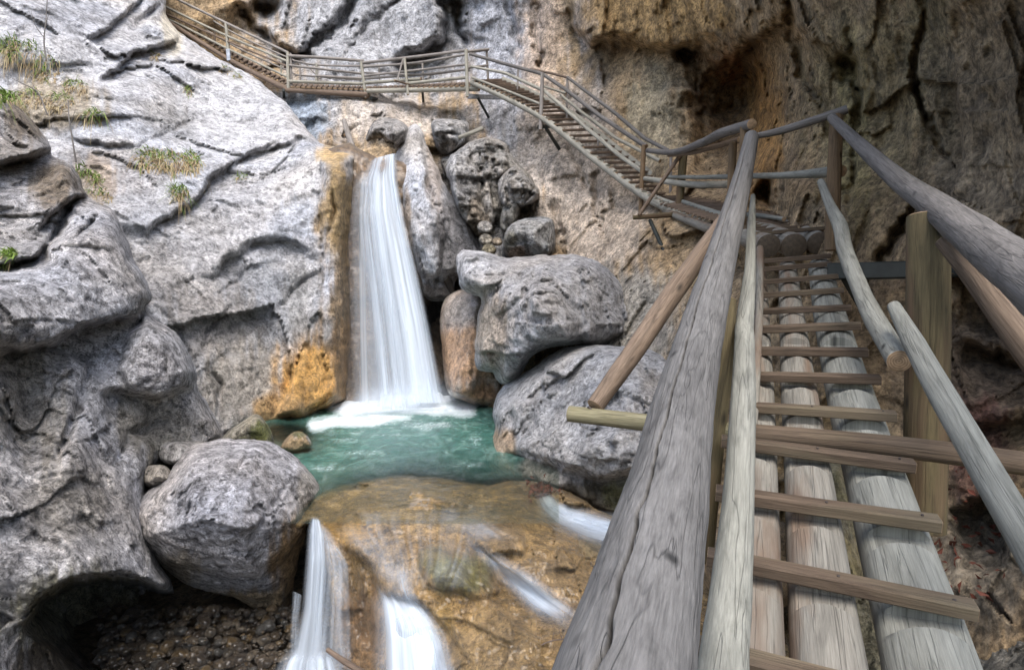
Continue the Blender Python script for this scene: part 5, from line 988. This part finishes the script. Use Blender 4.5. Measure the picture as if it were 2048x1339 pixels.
# ------------------------------------------------------------------ farthest flight, upper left
far = thing('wooden_stair', P(470, 125, 17.0), 'farthest wooden stair descending from the upper left rock to the footbridge', 'stairs')
DU = 18.6
plog('stringer_log', [(300, 20, DU + .4, 7), (350, 52, DU - .3, 8), (460, 120, 17.2, 9), (578, 181, DA + .05, 11)], W_FARB, far, seg=12, ring=.2)
plog('stringer_log', [(310, 12, DU + .9, 6), (470, 110, 17.8, 7), (590, 172, DA + .8, 8)], W_FARB, far, seg=10, ring=.3)
ft = catmull([(330, 34, DU), (460, 112, 17.2), (574, 174, DA + .1)], 26)
for x, y, d0 in ft: log('tread', [P(x, y, d0 - .03), P(x + 10, y - 5, d0 + .6)], .03, W_FARB, far, ring=.4, box=(.09, .035), wob=.03)
for r, wd, mt in (([(300, -34, DU + .3), (345, -6, DU - .3), (452, 46, 17.2), (577, 106, DA)], 4.0, W_FARG), ([(300, -4, DU + .3), (348, 22, DU - .3), (454, 72, 17.2), (577, 124, DA)], 3.6, W_FAR), ([(300, 14, DU + .3), (350, 36, DU - .3), (454, 82, 17.2), (577, 134, DA)], 3.2, W_FARB), ([(300, 26, DU + .3), (352, 46, DU - .3), (456, 98, 17.2), (577, 155, DA)], 3.6, W_FAR), ([(330, -22, DU + .5), (460, 62, 17.9), (590, 122, DA + .8)], 2.6, W_FARG), ([(330, 8, DU + .5), (460, 88, 17.9), (590, 148, DA + .8)], 2.6, W_FARG)):
    plog('handrail' if r[0][1] == -34 else 'rail', [(a, b, c, wd * 1.25) for a, b, c in r], mt, far, seg=8, ring=.3, wob=.06)
pst = plog('post', [(452, 46, 17.2, 6.5), (458, 118, 17.2, 6.5)], W_FAR, far, seg=10, ring=.2)
log('post_shoe', [P(457, 100, 17.15), P(459, 122, 17.15)], .05, M_GALV, pst, ring=.2, box=(.11, .11), wob=0, end=M_GALV, up=(0, 1, 0))
plog('post', [(429, 58, 17.9, 4.5), (430, 92, 17.9, 4.5)], W_FARB, far, seg=8, ring=.2)
plog('post', [(562, 118, DA + .8, 4), (563, 152, DA + .8, 4)], W_FAR, far, seg=8, ring=.2)

# ------------------------------------------------------------------ driftwood
def solo(name, pp, mat, label, cat, **kw):
    o = log(name, [P(a, b, c) for a, b, c, d in pp], [d / 2 * c / F for a, b, c, d in pp], mat, None, **kw); return tag(o, label, cat)
solo('driftwood_log', [(918, 275, 13.7, 7), (940, 267, 13.6, 9), (966, 256, 13.6, 9)], W_FAR, 'pale driftwood log lying across rocks under the landing', 'driftwood', ring=.1)
solo('driftwood_log', [(905, 348, 12.95, 8), (915, 362, 13.1, 9), (925, 385, 13.3, 9)], W_FARB, 'brown driftwood log end sticking out between rocks', 'driftwood', ring=.1)
solo('driftwood_plank', [(688, 240, 14.6, 9), (695, 265, 14.4, 11), (712, 312, 14.0, 12)], W_FARG, 'upright grey brown plank jammed in the gully left of the fall', 'driftwood', ring=.1)
solo('branch', [(655, 1298, 4.3, 9), (690, 1322, 4.22, 12), (740, 1352, 4.1, 12)], W_FARB, 'wet tan branch at the foot of the lower waterfalls', 'branch', ring=.05)

# =================================================================== PLANTS
def leaf_material(name, stops, rough=.6):
    m, t, b, N, L = nodes(name)
    at = N('ShaderNodeVertexColor', layer_name='Col'); L(at.outputs['Color'], b.inputs['Base Color']); b.inputs['Roughness'].default_value = rough
    b.inputs['Specular IOR Level'].default_value = .2
    tl = N('ShaderNodeBsdfTranslucent'); L(at.outputs['Color'], tl.inputs[0])
    mx = N('ShaderNodeMixShader'); mx.inputs[0].default_value = .25; L(b.outputs[0], mx.inputs[1]); L(tl.outputs[0], mx.inputs[2])
    L(mx.outputs[0], t.nodes['Material Output'].inputs['Surface']); return m
M_LEAF = leaf_material('grass_blades', None)
G1, G2, STRAW, DRY = np.array((.10, .16, .03)), np.array((.20, .29, .06)), np.array((.42, .35, .20)), np.array((.28, .20, .12))
def tuft(key, roots, label, n=160, length=.28, green=.5, droop=1.0, group=None, name='grass_tuft', w=.0095):
    """roots: list of (px, py, rx, ry)"""
    V, Q, C_ = [], [], []
    for (x, y, rx, ry) in roots:
        for _ in range(int(n * .7)):
            a = random.random() * 6.28; r = random.random() ** .5
            px, py = x + rx * r * math.cos(a), y + ry * r * math.sin(a)
            d = depth_at(key, px, py); b0 = np.array(P(px, py, d + .02))
            toward = np.array((random.gauss(0, .8), -.9 + random.gauss(0, .5), .5 + random.gauss(0, .7))); toward /= np.linalg.norm(toward)
            ln = length * random.uniform(.3, 1.2); sidev = np.cross(toward, (random.gauss(0, .3), random.gauss(0, .3), 1)); sidev /= np.linalg.norm(sidev) + 1e-6
            isg = random.random() < (green + (.35 if py < y - ry * .2 else -.15))
            c0 = (G1 + (G2 - G1) * random.random()) if isg else (DRY + (STRAW - DRY) * random.random())
            base = len(V)
            dr = droop * random.uniform(.6, 1.4) * (.7 if isg else 1.25)
            for s in range(5):
                f = s / 4; p = b0 + toward * ln * f + np.array((0, 0, -1)) * dr * ln * f * f * .85
                ww = w * (1 - f * .85)
                V.append(p - sidev * ww); V.append(p + sidev * ww); C_ += [tuple(c0 * (1 - .15 * f)) + (1,)] * 2
            for s in range(4): Q.append((base + 2 * s, base + 2 * s + 1, base + 2 * s + 3, base + 2 * s + 2))
    V = np.array(V); org = tuple(V[:, :2].mean(0)) + (V[:, 2].min(),)
    o = link(name, mesh_np(name, V, Q, None, np.array(C_)), M_LEAF, org)
    return tag(o, label, 'grass', group)
TG = 'grass tufts growing on the left rocks'
tuft('cliff', [(300, 318, 28, 22), (345, 325, 32, 26), (382, 325, 20, 24)], 'wide grass clump, green on top and straw coloured below, on the cliff ledge', 420, .34, .22, 1.5, TG)
tuft('cliff', [(360, 385, 20, 16)], 'round yellow green tuft just below the wide grass clump', 220, .36, .45, 1.2, TG)
tuft('cliff', [(312, 112, 10, 7)], 'small straw tuft under the upper dark crack', 90, .28, .15, 1.2, TG)
tuft('cliff', [(378, 182, 8, 12)], 'small olive tuft midway up the pale cliff', 90, .30, .4, 1.3, TG)
tuft('cliff', [(450, 140, 14, 9), (475, 152, 10, 6)], 'thin olive grass beside the foot of the metal shod post', 70, .25, .35, 1.3, TG)
tuft('cliff', [(50, 110, 40, 30), (95, 140, 30, 26), (20, 95, 24, 20)], 'broad mixed green and straw grass slope at the upper left', 330, .27, .36, 1.3, TG)
tuft('near', [(8, 165 + 30, 24, 14)], 'bright green tuft hanging at the left edge over the dark rock', 260, .34, .75, 1.5, TG)
tuft('cliff', [(150, 175, 26, 18), (120, 205, 30, 20), (60, 195, 30, 18)], 'straw brown hanging grass below the green slope', 220, .28, .15, 1.6, TG)
tuft('cliff', [(188, 232, 20, 14)], 'green tipped tuft at the lower end of the grass slope', 150, .36, .4, 1.5, TG)
tuft('cliff', [(170, 345, 22, 12), (195, 358, 16, 12)], 'sparse green tuft beside the thin pale sapling', 110, .28, .7, 1.2, TG)
tuft('cliff', [(200, 395, 26, 22)], 'dry thin grass above the leaning near rock', 110, .26, .2, 1.4, TG)
tuft('cliff', [(485, 355, 14, 7)], 'little green sprig in the long diagonal crack', 60, .2, .7, 1.0, TG)
tuft('near', [(20, 508, 16, 10)], 'dark green fern like tuft under the left overhang', 110, .16, .95, 1.0, TG)
tuft('wall', [(1040, 507, 10, 4)] if False else [(1385, 548, 26, 10)], 'thin moss grass on the rock below the corner platform', 50, .14, .8, 1.0, TG)
# bare saplings
def sapling(pp, label, twigs=()):
    t = thing('sapling', P(*pp[0][:3]), label, 'sapling')
    plog('stem', pp, W_FARG if twigs == 'p' else W_GREY, t, seg=8, ring=.06, wob=.1)
    if twigs and twigs != 'p':
        for tw in twigs: plog('twig', tw, W_GREY, t, seg=6, ring=.06, wob=.1)
sapling([(92, 122, 10.6, 3.2), (88, 80, 10.7, 2.6), (92, 40, 10.8, 2.0), (95, -10, 10.9, 1.4)], 'thin dark bare sapling rising from the grass slope', [[(90, 78, 10.7, 1.8), (70, 50, 10.7, 1.2), (62, 20, 10.7, .8)], [(90, 55, 10.7, 1.4), (100, 20, 10.7, .9)]])
sapling([(152, 325, 9.6, 3.4), (145, 280, 9.6, 3.0), (138, 235, 9.7, 2.4), (136, 200, 9.8, 1.6)], 'thin pale bare stem standing on the cliff ledge', [[(140, 250, 9.6, 1.6), (150, 222, 9.6, .9)]])
sapling([(95, 230, 9.4, 2.4), (75, 185, 9.5, 2.2), (40, 165, 9.5, 1.6), (20, 155, 9.5, 1.0)], 'bare arching twig over the straw grass', [[(75, 185, 9.5, 1.4), (60, 160, 9.5, .8)]])
# dead leaves and twig by the stream
M_DLEAF = leaf_material('dead_leaf', None)
def leaves(cx, cy, d, rx, ry, n, label, key='sill', openback=True):
    V, Q, C_ = [], [], []
    for _ in range(n):
        px, py = cx + random.gauss(0, rx), cy + random.gauss(0, ry); p = np.array(P(px, py, depth_at(key, px, py) - random.uniform(.005, .06)))
        a = np.array((random.gauss(0, 1), random.gauss(0, 1), random.gauss(0, .6))); a /= np.linalg.norm(a); b = np.cross(a, (random.gauss(0, 1), random.gauss(0, 1), random.gauss(0, 1))); b /= np.linalg.norm(b); s = random.uniform(.02, .04)
        i = len(V); nn = np.cross(a, b) * s * .3
        V += [p - a * s, p + b * s * .5 + nn, p + a * s, p - b * s * .5 + nn]; Q.append((i, i + 1, i + 2, i + 3)); c = np.array((.13, .045, .03)) * random.uniform(.5, 1.5); C_ += [tuple(c) + (1,)] * 4
    V = np.array(V); o = link('fallen_leaves', mesh_np('fallen_leaves', V, Q, None, np.array(C_), smooth=False), M_DLEAF, tuple(V.mean(0)))
    return tag(o, label, None, None, 'stuff')
leaves(1082, 978, 6.0, 16, 9, 110, 'dark red fallen leaves piled at the head of the small cascade')
leaves(1930, 1100, 4.0, 40, 70, 60, 'red brown fallen leaves on the dark rock right of the stair', 'wall')
tw = thing('twig', P(1110, 1275, 4.0), 'thin red brown twig with withered leaves beside the thick handrail', 'twig')
plog('stem', [(1070, 1295, 4.05, 3), (1105, 1280, 4.0, 3.2), (1150, 1276, 3.95, 2.4)], W_FARB, tw, seg=6, ring=.02)
plog('shoot', [(1105, 1280, 4.0, 2), (1108, 1262, 4.0, 1.4)], W_FARB, tw, seg=6, ring=.02); plog('shoot', [(1125, 1278, 3.98, 2), (1118, 1260, 3.98, 1.2)], W_FARB, tw, seg=6, ring=.02)
# gravel in the hollow bottom left: uncountable
V, Q, T3, C_ = [], [], [], []
ico = None
import bmesh
bm_ = bmesh.new(); bmesh.ops.create_icosphere(bm_, subdivisions=2, radius=1.0); bm_.verts.ensure_lookup_table()
iv = np.array([v.co[:] for v in bm_.verts]); it = np.array([[v.index for v in f.verts] for f in bm_.faces]); bm_.free()
for k in range(2200):
    px = random.uniform(200, 730); py = random.uniform(1215, 1400)
    z = -.05 + random.uniform(-.06, .08) + .35 * max(0, (px - 420) / 300) * 0
    d = depth_on_z(py, z)
    s = random.choice((.012, .015, .018, .022, .028, .036, .055)) * random.uniform(.7, 1.2)
    c = np.array(P(px, py, d)); sc = s * np.array((random.uniform(.8, 1.3), random.uniform(.8, 1.3), random.uniform(.55, .9)))
    nz = 1 + .45 * fbm(iv * 1.3 + k * 3.7, 2)[:, None]
    base = len(V) * len(iv); V.append(iv * nz * sc + c); T3.append(it + base)
    tone = random.choice(((.16, .12, .075), (.12, .09, .06), (.20, .16, .11), (.15, .14, .12), (.22, .15, .07)))
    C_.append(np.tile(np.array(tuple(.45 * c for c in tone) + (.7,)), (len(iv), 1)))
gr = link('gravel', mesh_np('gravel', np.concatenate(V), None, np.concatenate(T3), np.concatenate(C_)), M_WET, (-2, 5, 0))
tag(gr, 'wet brown gravel and cobbles in the hollow under the round boulder', None, None, 'stuff')
